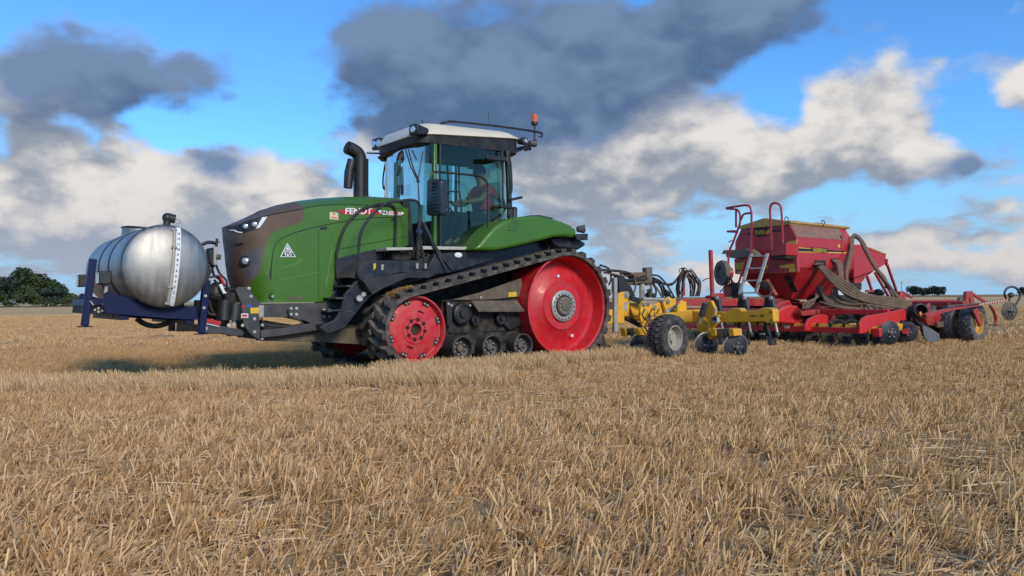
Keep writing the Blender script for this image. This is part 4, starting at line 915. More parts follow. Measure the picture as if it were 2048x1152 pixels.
pf = A(763, 289, RY0+.06); lamp_pod(pf, (1, .1, 0), side=(-.1, 1, 0), w=.13, h=.115, lenses=2, l=.2)
MB().prism([(pf.x+.02, pf.z-.13), (pf.x-.12, pf.z-.17), (pf.x-.5, pf.z-.15), (pf.x-.5, pf.z+.02), (pf.x-.1, pf.z+.06)], RY0+.2, RY1-.3).build('visor', PLAST, T, .03)
lamp_pod(A(1046, 283, RY1-.02), (-.3, 1, 0), side=(1, .3, 0), w=.075, h=.075, lenses=1, l=.1); lamp_pod(A(1066, 287, RY1-.3), (-1, .2, 0), side=(.2, 1, 0), w=.06, h=.07, lenses=1, l=.1)
lamp_pod(A(1058, 292, RY1-.1), (-.6, -.2, -.5), side=(.2, 1, 0), w=.05, h=.05, lenses=1, l=.1); 
MB().prism(A2([(1010, 304), (1052, 290), (1054, 296), (1020, 312)], RY1-.1), RY1-.1, RY0+.1).build('rear_light_bar', PLAST, T, .01)
MB().tube(curve([A(880, 247, RY1-.2), A(895, 244, RY1-.14), A(910, 243.5, RY1-.12), A(1000, 253, RY1-.1), A(1075, 264, RY1-.1), A(1084, 270, RY1-.2), A(1082, 274, RY1-.5), A(1078, 273, RY1-.9)], 5), .018, 8).build('roof_rail', PLAST, T)
# beacon
bc = A(1069, 268, RY1-.12); bq = A(1069, 250, RY1-.12); bt = A(1069, 228, RY1-.12)
bs = MB().cyl(bc-Vector((0, 0, .1)), bq, .018, 8).build('beacon_stalk', PLAST, T); MB().lathe([(.055, 0), (.06, .03), (.055, .05)], bq, (0, 0, 1), 20).build('beacon_base', PLAST, T)
MB().lathe([(.055, .05), (.056, .1), (.052, (bt-bq).length-.02), (.035, (bt-bq).length), (.001, (bt-bq).length+.003)], bq, (0, 0, 1), 24).build('beacon_lens', AMBER, T)
MB().tube([A(845, 249, -.9), A(845, 240, -.9)], .012, 6).build('antenna', PLAST, T); MB().tube([A(977, 250, -1.2), A(977, 224, -1.2)], .004, 5).build('antenna', PLAST, T)
MB().tube(curve([A(1046, 275, RY1-.05), A(1052, 290, RY1), A(1056, 298, RY1), A(1048, 300, RY1-.05)], 5), .02, 7).build('light_bracket', PLAST, T)
# wipers
for pts in ([(810, 296), (822, 335), (836, 362)], [(816, 296), (826, 335), (838, 362)], [(846, 303), (840, 335), (836, 362)], [(836, 362), (838, 400), (840, 445), (841, 470)], [(824, 300), (833, 320)]):
    MB().tube([A(u, v, -.62) for u, v in pts], .010, 6).build('wiper_arm', PLAST, T)
MB().ball(A(836, 362, -.61), .025).build('wiper_joint', PLAST, T)
MB().bar(A(840, 440, -.5), A(833, 520, -.5), .06, .05).build('wiper_tower', PLAST, T, .01); MB().ball(A(839, 463, -.48), .05, 1, 1, .9).build('blue_cap', BLUEP, T)
pp('cowl', [(806, 403), (820, 404), (829, 495), (815, 492)], -.77, -1.85, PLAST)
# mirrors
def mirror():
    m_ = MB().prismx(AX2([(853, 362), (857, 358), (878, 358), (881, 362), (880, 428), (876, 431), (855, 431), (852, 428)], -.45), -.45, -.57).build('mirror_housing', mat('mirror_black', (.022, .026, .036), .35), T, .02)
    for k in range(9):
        a = AX(866, 366+k*7, -.44); MB().box(-.447, -.428, a.y-.09, a.y+.10, a.z-.008, a.z+.008).build('rib', MATS['mirror_black'], m_)
    MB().bar(A(880, 383, -.2), A(918, 383, -.5), .02).build('mirror_arm', PLAST, T); MB().bar(A(880, 404, -.2), A(905, 404, -.45), .03).build('mirror_arm', PLAST, T)
    MB().tube(curve([A(u, v, -.6) for u, v in ((884, 382), (915, 384), (920, 392), (923, 430), (924, 465))], 4), .012, 6).build('door_handle_rail', PLAST, T)
    MB().tube(curve([A(u, v, -2.15) for u, v in ((770, 330), (766, 360), (768, 378), (780, 382), (784, 360), (788, 332), (782, 324), (773, 325))], 5, True), .014, 7, True).build('far_mirror_frame', PLAST, T)
    fq('far_mirror', [A(u, v, -2.15) for u, v in ((772, 328), (768, 376), (780, 380), (786, 328))], mat('far_mirror_face', (.45, .52, .58), .1, metal=.8), T)
    MB().tube([A(734, 306, -2.1), A(765, 307, -2.1), A(796, 313, -2.1)], .014, 6).build('far_mirror_arm', PLAST, T)
    pp('mirror_arm_box', [(762, 311), (790, 311), (800, 318), (790, 324), (770, 320)], -2.05, -2.2, PLAST)
mirror()
pp('far_handle', [(799, 330), (803, 330), (800, 350), (796, 352)], -1.95, -2.0, PLAST)
MB().bar(A(972, 315, -.40), A(1012, 319, -.46), .06, .075).build('door_hinge', PLAST, T, .015); MB().bar(A(999, 412, -.42), A(1022, 414, -.46), .06, .06).build('door_hinge', PLAST, T, .015)
MB().tube(curve([A(u, v, -.45) for u, v in ((1017, 310), (1022, 330), (1024, 380), (1018, 395), (1017, 430))], 4), .014, 6).build('side_rail', PLAST, T)
MB().bar(A(1018, 400, -.42), A(1043, 395, -.5), .05, .04).build('rear_bracket', PLAST, T, .006); MB().cyl(A(1028, 437, -.6), A(1028, 419, -.6), .055, 14).build('breather', DGREY, T); MB().cyl(A(1028, 419, -.6), A(1028, 414, -.6), .06, 14, .04).build('breather_cap', PLAST, T)
# interior: seat, steering wheel, console
sx = A(955, 400, -1.2).x
seat = MB().box(sx-.28, sx+.24, -1.5, -1.0, 2.12, 2.26).build('seat', CABIN, T, .05); MB().box(sx-.36, sx-.22, -1.48, -1.02, 2.22, 2.92).build('seat_back', CABIN, T, .05); MB().box(sx-.2, sx+.15, -1.4, -1.1, floor_z, 2.12).build('seat_base', CABIN, T, .02)
MB().box(sx-.2, sx+.4, -1.85, -1.55, floor_z, 2.45).build('arm_console', CABIN, T, .04)
sw = Vector((sx+.66, -1.2, 2.42)); MB().lathe([(.185, -.014), (.20, 0), (.185, .014), (.17, 0)], sw, (-.5, 0, .85), 28, True).build('steering_wheel', PLAST, T); MB().cyl((sw.x+.16, -1.2, floor_z), sw, .05, 10).build('steering_column', CABIN, T)
MB().box(sw.x+.3, sw.x+.42, -1.7, -.8, floor_z, 2.2).build('dashboard', CABIN, T, .05)
pp('monitor', [(795, 370), (822, 368), (822, 392), (795, 394)], -1.75, -1.78, mat('blue_screen_back', (.05, .12, .28), .4), T)
MB().box(sx-.5, sx-.40, -1.9, -.8, floor_z, floor_z+.5).build('rear_shelf', CABIN, T, .02)

# ---- rear fender and tail
fen = pp('fender', [(948, 500), (960, 486), (975, 468), (990, 452), (1008, 441), (1030, 435), (1050, 432), (1065, 431), (1085, 432), (1105, 437), (1125, 443), (1142, 450), (1152, 458), (1155, 468), (1147, 475), (1130, 473), (1110, 474), (1095, 478), (1060, 487), (1020, 496), (995, 501)], -.10, -.85, GREEN, T, .05)
fen.modifiers['bevel'].segments = 4
MB().prism(A2([(1060, 432.5), (1080, 432), (1105, 438), (1107, 436), (1080, 430), (1060, 430.5)], -.2), -.2, -.6).build('tread_strip', PLAST, fen)
for pts in ([(1024, 440), (1016, 460), (1033, 461), (1040, 440)],): fq('fender_recess', [A(u, v, -.093) for u, v in pts], mat('green_recess', (.05, .12, .02), .4), fen, .004)
seamF = MB(); seamF.tube(curve([A(u, v, -.094) for u, v in ((980, 478), (1000, 462), (1016, 460), (1033, 461))], 4), .004, 5).build('crease', GREEN_L, fen)
copy_part(fen, (0, 0, 0)) if False else None
MB().prism(A2([(1102, 476), (1125, 473), (1150, 476), (1172, 485), (1170, 492), (1158, 499), (1120, 496), (1108, 490)], -.3), -.3, -.9).build('mudguard', PLAST, T, .03)
tl = lamp_pod(A(1163, 458, -.2), (-1, .5, 0), 'tail_lamp', w=.06, h=.085, l=.1, lenses=1, side=(.5, 1, 0)); pp('lamp_bracket', [(1148, 468), (1176, 467), (1176, 480), (1155, 481)], -.15, -.35, PLAST)
MB().prism([(-3.1, .5), (-2.4, .5), (-2.2, 1.2), (-2.2, 1.7), (-3.0, 1.75), (-3.3, 1.2)], -.78, -1.82).build('rear_axle_housing', BELTIN, T, .03)
MB().box(-2.3, .3, -1.75, -.85, .45, 1.75).build('main_chassis', BELTIN, T, .02)
MB().prism(A2([(1095, 478), (1098, 498), (1085, 502), (1075, 490)], -.5), -.5, -.56).build('fender_stay', NAVY, T)
rgd = MB(); rgd.tube(curve([A(u, v, -.4) for u, v in ((1090, 482), (1097, 492), (1097, 500))], 4), .01, 6).build('cable', BHOSE, T)
# right hand fender, mostly hidden
MB().prism(A2([(975, 468), (1008, 441), (1050, 432), (1105, 437), (1150, 458), (1147, 475), (1095, 478), (995, 501)], -.10), 2*YC+.1, 2*YC+.85).build('fender', GREEN, T, .05)
# exhaust
ex = -1.95; pb = A(720, 396, ex); pt = A(720, 318, ex)
MB().tube(curve([pb-Vector((0, 0, .5)), pb, A(720, 350, ex), A(720, 322, ex), A(716, 308, ex), A(706, 300, ex), A(694, 295, ex)], 5), .105, 20).build('exhaust_stack', PLAST, T)
MB().lathe([(.088, .0), (.088, .004), (.001, .004)], A(692.5, 294.3, ex), A(694, 295, ex)*-1+A(688, 292, ex), 18).build('exhaust_mouth', BELTIN, T)
MB().tube([A(704, 320, ex+.02), A(698, 345, ex+.02), A(696, 376, ex+.02)], [.07, .075, .07], 12).build('exhaust_shield', PLAST, T); MB().cyl(A(731, 318, ex-.05), A(731, 395, ex-.05), .05, 8).build('heat_shield', PLAST, T)

# ---- driver
def skin(name, verts, edges, rad, material, parent, sub=2, rootv=0):
    me = bpy.data.meshes.new(name); off = OFF[parent]; me.from_pydata([tuple(Vector(v)-off) for v in verts], edges, []); me.materials.append(material)
    o = bpy.data.objects.new(name, me); C.objects.link(o); o.parent = parent; OFF[o] = off
    o.modifiers.new('skin', 'SKIN'); lay = me.skin_vertices[0]
    for i, r in enumerate(rad): lay.data[i].radius = (r, r) if not isinstance(r, tuple) else r; lay.data[i].use_root = (i == rootv)
    s_ = o.modifiers.new('sub', 'SUBSURF'); s_.levels = sub; s_.render_levels = sub
    for f in me.polygons: f.use_smooth = True
    o.modifiers['skin'].use_smooth_shade = True
    return o
PX, PY, PZ = sx-.10, -1.24, 2.33
D = thing('person', (PX, PY, 2.26), 'person in a red top sitting at the wheel inside the glass cab, arm reaching forward', 'person')
def v3(x, y, z): return (PX+x, PY+y, PZ+z)
V = [v3(0, 0, 0), v3(.0, 0, .20), v3(-.02, 0, .40), v3(-.01, 0, .53), v3(.02, 0, .60), v3(.05, 0, .72), v3(.05, 0, .80),
     v3(-.02, .19, .47), v3(.16, .25, .26), v3(.40, .16, .22), v3(.48, .13, .23), v3(-.02, -.19, .47), v3(.14, -.26, .25), v3(.39, -.16, .20), v3(.47, -.13, .21),
     v3(.02, .10, -.02), v3(.42, .13, .0), v3(.52, .12, -.40), v3(.64, .12, -.45), v3(.02, -.10, -.02), v3(.42, -.13, .0), v3(.52, -.12, -.40), v3(.64, -.12, -.45)]
Ed = [(0, 1), (1, 2), (2, 3), (3, 4), (4, 5), (5, 6), (2, 7), (7, 8), (8, 9), (9, 10), (2, 11), (11, 12), (12, 13), (13, 14), (0, 15), (15, 16), (16, 17), (17, 18), (0, 19), (19, 20), (20, 21), (21, 22)]
Rd = [.14, .13, .14, .06, .058, .092, .075, .062, .05, .036, .038, .062, .05, .036, .038, .085, .068, .05, .04, .085, .068, .05, .04]
body = skin('body', V, Ed, Rd, SKIN, D)
skin('shirt', [V[i] for i in (0, 1, 2, 3, 7, 11)]+[tuple((Vector(V[7])*.45+Vector(V[8])*.55)), tuple((Vector(V[11])*.45+Vector(V[12])*.55))], [(0, 1), (1, 2), (2, 3), (2, 4), (2, 5), (4, 6), (5, 7)], [.165, .155, .165, .075, .08, .08, .068, .068], SHIRT, D)
skin('trousers', [V[i] for i in (0, 15, 16, 17, 19, 20, 21)], [(0, 1), (1, 2), (2, 3), (0, 4), (4, 5), (5, 6)], [.155, .10, .082, .062, .10, .082, .062], TROUS, D)
hd = v3(.04, 0, .745)
MB().ball((hd[0]-.012, hd[1], hd[2]+.03), .105, 1.05, .92, .98).build('hair', HAIR, D); MB().box(hd[0]+.07, hd[0]+.19, hd[1]-.07, hd[1]+.07, hd[2]+.055, hd[2]+.07).build('cap_peak', HAIR, D, .006)
fc = MB(); fc.ball((hd[0]+.10, hd[1], hd[2]-.03), .018, 1.3, .8, 1.3, 6)
for s in (-1, 1): fc.ball((hd[0]-.0, hd[1]+s*.092, hd[2]-.03), .024, .7, .4, 1.2, 6)
fc.build('nose_and_ears', SKIN, D)
ey = MB()
for s in (-1, 1): ey.ball((hd[0]+.088, hd[1]+s*.034, hd[2]+.005), .011, .8, 1.2, .8, 6)
ey.build('eyes', BLACKP, D); MB().tube([(hd[0]+.088, hd[1]-.025, hd[2]-.075), (hd[0]+.094, hd[1], hd[2]-.077), (hd[0]+.088, hd[1]+.025, hd[2]-.075)], .006, 6).build('mouth', SHIRT, D)
for s in (-1, 1):
    w_ = Vector(v3(.48, s*.13, .22)); fg = MB()
    for k in range(4):
        b0 = w_+Vector((.03, s*(-.03+.02*k), .012)); L4 = (.052, .060, .056, .044)[k]
        fg.tube(curve([b0-Vector((.03, 0, 0)), b0+Vector((L4*.4, 0, .010)), b0+Vector((L4*.8, 0, -.012)), b0+Vector((L4*.7, 0, -.040))], 3), [.010]*9+[.008], 6)
    fg.tube(curve([w_+Vector((-.01, -s*.03, 0)), w_+Vector((.02, -s*.052, .0)), w_+Vector((.05, -s*.05, -.012))], 3), .010, 6); fg.build('fingers', SKIN, D)

# ================================================================== front tank
K = thing('liquid_tank', (3.15, YC, 0), 'stainless steel liquid tank on a dark blue frame, carried in front of the tractor', 'tank')
TP = R_(5.0)                                              # whole tank is pitched back on the lifted linkage
TC = Vector((3.14, 0, 1.41)); TR = .478; TY0, TY1 = -2.68, -.30
def tp(x, y, z):                                          # tank frame to machine frame
    return Vector((TC.x+x*math.cos(TP)-z*math.sin(TP), y, TC.z+z*math.cos(TP)+x*math.sin(TP)))
TAX = Vector((0, 1, 0))
prof = [(.001, -.115), (.16, -.106), (.30, -.080), (.40, -.046), (.45, -.018), (TR-.008, .0), (TR, .03)] + [(TR, .03+k*(TY1-TY0-.06)/8) for k in range(1, 8)] + [(TR, TY1-TY0-.03), (TR-.008, TY1-TY0), (.45, TY1-TY0+.018), (.40, TY1-TY0+.046), (.30, TY1-TY0+.080), (.16, TY1-TY0+.106), (.001, TY1-TY0+.115)]
shell = MB().lathe(prof, (TC.x, TY0, TC.z), TAX, 96).build('tank_shell', INOX, K, ang=60)
MB().lathe([(TR+.001, -.012), (TR+.004, -.006), (TR+.004, .006), (TR+.001, .012)], (TC.x, TY1-.01, TC.z), TAX, 80, True).build('weld_ring', INOX, shell)
for y in (-1.65, -1.0):
    MB().lathe([(TR+.001, -.022), (TR+.009, -.022), (TR+.009, .022), (TR+.001, .022)], (TC.x, y, TC.z), TAX, 80, True).build('strap', BLUE, K)
# manhole collar with lid and filler elbow
a = tp(.04, -1.62, TR); MB().lathe([(.22, -.08), (.22, .035), (.21, .04)], a, tp(0, 0, 1)-tp(0, 0, 0), 32).build('manhole_collar', INOX, K)
MB().lathe([(.23, .035), (.235, .05), (.2, .062), (.05, .066), (.001, .066)], a, tp(0, 0, 1)-tp(0, 0, 0), 32).build('manhole_lid', PLAST, K)
fb = tp(-.04, -.62, TR-.01); up = (tp(0, 0, 1)-tp(0, 0, 0)).normalized(); bk = (tp(-1, 0, 0)-tp(0, 0, 0)).normalized()
fe = MB().cyl(fb, fb+up*.11, .042, 14).build('filler_neck', PLAST, K); MB().ball(fb+up*.13-bk*.0, .058).build('filler_elbow', PLAST, K); MB().cyl(fb+up*.135, fb+up*.125+bk*.085, .055, 16).build('filler_cap', PLAST, K)
MB().lathe([(.030, -.003), (.034, 0), (.030, .003), (.027, 0)], fb+up*.10+bk*.12, (.2, 1, .2), 16, True).build('pull_ring', STEEL, K)
# level gauge strip and sight tube on the near end
def dome_y(r): return float(np.interp(r, [0, .16, .30, .40, .45, TR], [TY1+.115, TY1+.106, TY1+.080, TY1+.046, TY1+.018, TY1]))
def endp(x, z, off=.004): return Vector((*((lambda q: (q.x, 0))(tp(x, 0, z))), 0)) + Vector((0, dome_y(math.hypot(x, z))+off, tp(x, 0, z).z))
gs = MB(); n = 26; w0, w1 = -.115, -.062; L_, R2 = [], []
for k in range(n+1):
    z = -.455+.915*k/n; L_.append(endp(w0-.005, z, .012)); R2.append(endp(w1-.005, z, .012))
gs.add(L_+R2, [(i, i+1, n+2+i, n+1+i) for i in range(n)]).add([p-Vector((0, .006, 0)) for p in L_+R2], [(n+1+i, n+2+i, i+1, i) for i in range(n)]); gauge = gs.build('level_gauge', WHITE, K, ang=60)
for k in range(13):
    z = -.36+.062*k; p = endp((w0+w1)/2-.003, z, .018); lettering('gauge_number', str(1+k), p, (-1, 0, 0), (0, 0, 1), .034, BLACKP, gauge, .0005)
MB().tube([endp(-.045, -.44+.88*k/20, .016) for k in range(21)], .016, 8).build('sight_tube', mat('sight_tube', (.45, .38, .29), .25, var=.1), K)
for z in (.43, .22, -.24, -.43): MB().bar(endp(-.02, z, .01), endp(-.07, z, .035), .03, .025).build('gauge_clip', STEEL, K)
# frame
def tb(name, pts, y0, y1, material=BLUE, bevel=.006): return MB().ext([tp(x, y0, z) for x, z in pts], (0, y1-y0, 0)).build(name, material, K, bevel)
SL = A2([(208, 588), (214, 583), (262, 597), (330, 612), (392, 612), (396, 640), (330, 637), (214, 627), (207, 620)], -.42)
side = MB().prism(SL, -.42, -.455).build('side_plate', BLUE, K, .004); copy_part(side, (0, -1.76, 0))
for x, nm in ((.36, 0), (-.36, 1)): MB().bar(tp(x, -.45, -.60), tp(x, -2.2, -.60), .10, .10, (0, 0, 1)).build('cross_beam', BLUE, K, .006)
for y in (-.85, -1.75): tb('saddle', [(-.42, -.62), (-.36, -.36), (-.28, -.40), (-.15, -.47), (0, -.495), (.15, -.47), (.28, -.40), (.36, -.36), (.42, -.62)], y-.02, y+.02)
def leg(p, q, w=.085): return MB().bar(p, q, w, w, (0, 1, 0)).build('leg', BLUE, K, .008)
leg(A(186, 518, -.50), A(169, 652, -.50), .075); leg(A(413, 560, -.45), A(402, 666, -.45), .085)
lg = MB().bar(A(344, 630, -2.05), A(343, 662, -2.05), .08, .08, (0, 1, 0)).build('leg', PLAST, K, .006)
for p in (A(169, 652.5, -.50), A(402, 667, -.45)): MB().box(p.x-.07, p.x+.07, p.y-.07, p.y+.07, p.z-.01, p.z).build('foot_plate', BLUE, K)
MB().prism(A2([(188, 598), (210, 597), (208, 610), (186, 612)], -.5), -.5, -2.1).build('front_beam', BLUE, K, .006); MB().prism(A2([(186, 612), (208, 611), (208, 628), (184, 628)], -.52), -.52, -2.0).build('front_channel', BELTIN, K, .004)
bolts('frame_bolt', [A(u, v, -.515) for u, v in ((190, 620), (197, 624), (205, 622), (197, 617))], K, r=.010)
bolts('frame_bolt', [A(u, v, -.41) for u, v in ((408, 616), (411, 592))], K, r=.014)
MB().bar(A(180, 602, -.45), A(187, 610, -.45), .012).build('tie_rod', STEEL, K)
stalk = MB().bar(A(213, 568, -.47), A(208, 612, -.47), .045, .03).build('lamp_stalk', GALV, K, .004)
def tlamp(c, w=.085):
    o = MB().ext([c+Vector((.07, -w, -.075)), c+Vector((.07, w, -.075)), c+Vector((.07, w, .075)), c+Vector((.07, -w, .075))], (-.13, 0, .004)).build('work_light', PLAST, K, .014)
    MB().box(c.x+.068, c.x+.078, c.y-w*.8, c.y+w*.8, c.z-.06, c.z+.06).build('lens', LAMP, o)
tlamp(A(209, 556, -.47)); tlamp(A(168, 562, -1.4))
MB().tube(curve([A(u, v, -.75) for u, v in ((273, 637), (290, 648), (310, 652), (330, 648), (345, 640))], 6), .032, 9).build('suction_hose', BHOSE, K)
MB().tube(curve([A(u, v, -.7) for u, v in ((405, 489), (414, 485), (424, 485), (432, 487))], 5), .022, 8).build('vent_hose', BHOSE, K)
MB().prism(A2([(418, 496), (432, 495), (434, 530), (420, 528)], -.8), -.8, -.95).build('valve_box', PLAST, K, .01); MB().prism(A2([(428, 494), (437, 493), (434, 530), (427, 530)], -.72), -.72, -.79).build('control_panel', GALV, K, .008); MB().cyl(A(434, 514, -.72), A(441, 514, -.70), .035, 12).build('dial', DUSTY, K)
MB().tube([A(433, 494, -.75), A(434, 477, -.75)], .016, 7).build('valve_stem', PLAST, K); MB().bar(A(427, 484, -.75), A(440, 484, -.75), .014).build('valve_lever', PLAST, K)
for pts in ([(418, 530), (424, 552), (418, 575), (410, 600)], [(428, 530), (420, 545), (412, 560)], [(410, 556), (425, 540), (436, 552)]): MB().bar(A(*pts[0], -.85), A(*pts[-1], -.85), .03).build('mount_stay', PLAST, K, .004)
for k, pts in enumerate([[(422, 528), (428, 550), (440, 560), (444, 578)], [(432, 530), (440, 548), (452, 560), (455, 575)], [(416, 530), (415, 560), (424, 585), (440, 592)]]): MB().tube(curve([A(u, v, -.95+.08*k) for u, v in pts], 5), .016, 7).build('feed_hose', BHOSE, K)
MB().box(*sorted((A(372, 645, -.6).x, A(378, 645, -.6).x)), -.62, -.56, A(375, 650, -.6).z, A(375, 645, -.6).z).build('red_tap', SEATRED, K, .006)

# ================================================================== yellow cultivator
Q = thing('soil_loosener', (-5.0, YC, 0), 'yellow soil loosener with grey wheel, cutting discs and dark legs behind the tractor', 'cultivator')
def qp(name, pts, y0, y1, material=YEL, parent=Q, bevel=.008): return MB().prism(A2(pts, max(y0, y1)), y0, y1).build(name, material, parent, bevel)
qp('headstock_plate', [(1236, 588), (1243, 584), (1254, 583), (1259, 590), (1259, 634), (1250, 634), (1247, 628), (1236, 627)], -.55, -.60)
qp('headstock_label', [(1248, 605), (1255, 603), (1255, 621), (1248, 623)], -.545, -.549, GALV, Q, 0); bolts('headstock_pin', [A(1253, 590, -.55)], Q, r=.05, h=.03, material=STEEL)
MB().prism(A2([(1258, 606), (1283, 606), (1290, 640), (1270, 640)], -.62), -.62, -1.9).build('headstock_beam', YEL, Q, .01)
qp('grey_post', [(1229, 555), (1235, 555), (1236, 665), (1229, 665)], -.30, -.36, GALV)
cyl = MB().bar(A(1261, 595, -.5), A(1287, 606, -.5), .075, .08).build('parallel_link', PLAST, Q, .008); MB().bar(A(1252, 636, -.5), A(1282, 652, -.5), .07, .075).build('parallel_link', PLAST, Q, .008)
qp('mast_plate', [(1282, 612), (1285, 602), (1292, 601), (1296, 606), (1300, 604), (1304, 610), (1318, 604), (1328, 612), (1332, 624), (1324, 630), (1318, 640), (1300, 642), (1290, 656), (1284, 650), (1280, 632)], -.20, -.25)
qp('mast_plate', [(1327, 606), (1333, 597), (1340, 594), (1346, 598), (1352, 596), (1352, 625), (1334, 630)], -.12, -.17)
qp('wing_bracket', [(1356, 612), (1363, 600), (1373, 603), (1374, 624), (1362, 632), (1355, 630)], .20, .15)
bolts('mast_pin', [A(1288, 608, -.19), A(1297, 607, -.19), A(1336, 603, -.11), A(1309, 615, -.19)], Q, r=.035, h=.03, material=STEEL)
MB().cyl(A(1336, 623, -.05), A(1362, 605, .1), .03, 10).build('adjuster_rod', STEEL, Q); MB().ball(A(1334, 625, -.05), .05).build('rod_end', GALV, Q)
MB().tube([A(1285, 598, -.6), A(1332, 599, -.6)], .03, 8).build('top_pipe', GALV, Q)
# main frame (centre) and the wing beam reaching out to the left
MB().box(-4.35, -3.75, -2.2, -.35, .55, .80).build('centre_frame', YEL, Q, .015)
BX = -5.3
def bxp(pts, x0, x1, name, material=YEL, parent=Q, bevel=.008): return MB().prismx(AX2(pts, x0), x0, x1).build(name, material, parent, bevel)
beam = bxp([(1366, 622), (1395, 622), (1455, 624), (1458, 619), (1464, 616), (1478, 616), (1484, 622), (1516, 620), (1520, 617), (1528, 615), (1541, 616), (1546, 620), (1547, 643), (1542, 646), (1532, 646), (1528, 643), (1470, 645), (1370, 646)], BX, BX-.16, 'wing_beam', YEL, Q, .014)
MB().box(BX-.16, BX, -4.5, .4, .56, .78).build('cross_beam', YEL, Q, .014)
bolts('beam_bolt', [AX(u, v, BX+.004) for u, v in ((1543, 624), (1543, 641))], beam, (1, 0, 0), r=.014, material=DGREY)
pa, pb = AX(1500, 631.5, BX+.006), AX(1514, 631.5, BX+.006); lettering('beam_lettering', 'TERRA', (pa+pb)/2, (0, 1, 0), (0, 0, 1), .055, BLACKP, beam, 0, 0, (pb-pa).length) if False else MB().box(BX+.001, BX+.006, min(pa.y, pb.y), max(pa.y, pb.y), pa.z-.010, pa.z+.012).build('beam_mark', mat('faded_print', (.22, .13, .03), .6), beam)
pa, pb = AX(1520, 631, BX+.006), AX(1528, 631, BX+.006); MB().box(BX+.001, BX+.006, min(pa.y, pb.y), max(pa.y, pb.y), pa.z-.018, pa.z+.018).build('beam_mark', MATS['faded_print'], beam)
MB().bar(A(1300, 640, -.2), Vector((BX, .35, .67)), .12, .2).build('wing_arm', YEL, Q, .012)
# support wheel
wc = A(1350, 668, .93); WA = Vector((-.10, 1, .0)).normalized()
def tyre(c, ax, R, w, rim, name, parent, tread=26, mat_r=RUBW, mat_rim=mat('pale_rim', (.42, .375, .30), .65, dust=.3), deep=.10):
    t = MB().lathe([(rim*.98, -w*.42), (rim*1.1, -w*.5), (R*.86, -w*.52), (R*.96, -w*.46), (R, -w*.34), (R, w*.34), (R*.96, w*.46), (R*.86, w*.52), (rim*1.1, w*.5), (rim*.98, w*.42)], c, ax, 56, True).build('tyre', mat_r, parent, ang=45)
    u = Vector(ax).normalized(); e1 = u.orthogonal().normalized(); e2 = u.cross(e1)
    blk = MB().box(-.028, .028, -w*.20, w*.20, -.014, .012); me = bpy.data.meshes.new('tread_block'); me.from_pydata(blk.v, [], blk.f); me.materials.append(mat_r)
    for k in range(tread):
        for s in (-1, 1):
            a = 2*math.pi*(k+(.5 if s > 0 else 0))/tread; rd = e1*math.cos(a)+e2*math.sin(a); tg = u.cross(rd)
            o = bpy.data.objects.new('tread_block', me); C.objects.link(o); o.parent = t; nn_ = (rd*.97+u*s*.22).normalized(); yy = (u-nn_*u.dot(nn_)).normalized(); M = Matrix((tg, yy, nn_)).transposed().to_4x4()
            o.matrix_local = Matrix.Translation(Vector(c)+rd*(R-.002)+u*s*w*.27-OFF[parent]) @ M
    r = MB().lathe([(rim*.6, -w*.4), (rim, -w*.42), (rim, w*.40), (rim*1.03, w*.46), (rim*.95, w*.47), (rim*.90, w*.38), (rim*.86, w*.2), (rim*.80, w*.12), (rim*.72, w*.5-deep*1.2), (rim*.35, w*.5-deep), (rim*.32, w*.5-deep*.6), (.001, w*.5-deep*.6)], c, ax, 44).build('rim', mat_rim, parent, ang=30)
    for k in range(5): a = 2*math.pi*k/5; MB().lathe([(.015, 0), (.015, .022), (.01, .028)], Vector(c)+u*(w*.5-deep)+(e1*math.cos(a)+e2*math.sin(a))*rim*.45, ax, 8).build('wheel_nut', BOLT, r)
    return t
wr = .355; tyre(Vector((wc.x, .78, .35)), WA, wr, .32, .195, 'wheel', Q, 24)
fork = MB().bar(Vector((wc.x, .62, .35)), Vector((wc.x-.1, .35, .65)), .08).build('wheel_stub', YEL, Q, .01)
# cutting discs on cranked arms, in front of the beam
def disc(c, ax, r, name, parent, material=BLUEBLK, scal=0, rim=True):
    ax = Vector(ax).normalized(); e1 = ax.orthogonal().normalized(); e2 = ax.cross(e1); c = Vector(c); n = 48; mb = MB(); vs = []
    rings = [(.001, .045), (.25, .04), (.55, .024), (.8, .006), (1., -.02)]
    for k, (f, h) in enumerate(rings):
        for j in range(n):
            a = 2*math.pi*j/n; rr_ = r*f*(1-(.07*(1 if (j*scal//n) % 2 == 0 and (j*scal*2//n) % 2 else 0) if scal and f == 1 else 0)); vs.append(c+ax*h*r/.25*.7+(e1*math.cos(a)+e2*math.sin(a))*rr_)
    m_ = len(vs); vs += [v-ax*.008 for v in vs]
    fs = [(i*n+j, i*n+(j+1) % n, (i+1)*n+(j+1) % n, (i+1)*n+j) for i in range(4) for j in range(n)]; fs += [tuple(m_+q for q in f[::-1]) for f in fs]; fs += [(4*n+j, 4*n+(j+1) % n, m_+4*n+(j+1) % n, m_+4*n+j) for j in range(n)]
    o = mb.add(vs, fs).build(name, material, parent, ang=50, fix=True)
    if rim: MB().tube([c-ax*.012+(e1*math.cos(2*math.pi*j/40)+e2*math.sin(2*math.pi*j/40))*r for j in range(40)], .008, 5, True).build('worn_edge', STEEL, o)
    MB().lathe([(.05, .02), (.05, .06), (.03, .07), (.001, .07)], c, ax, 14).build('disc_hub', DGREY, o)
    for k in range(5): a = 2*math.pi*k/5+.4; MB().lathe([(.011, .03), (.011, .058)], c+(e1*math.cos(a)+e2*math.sin(a))*.085*r/.25, ax, 8).build('disc_bolt', BOLT, o)
    return o
d1 = A(1413, 691, .80); d2 = A(1472, 692, 1.36); d0 = A(1284, 692, .0)
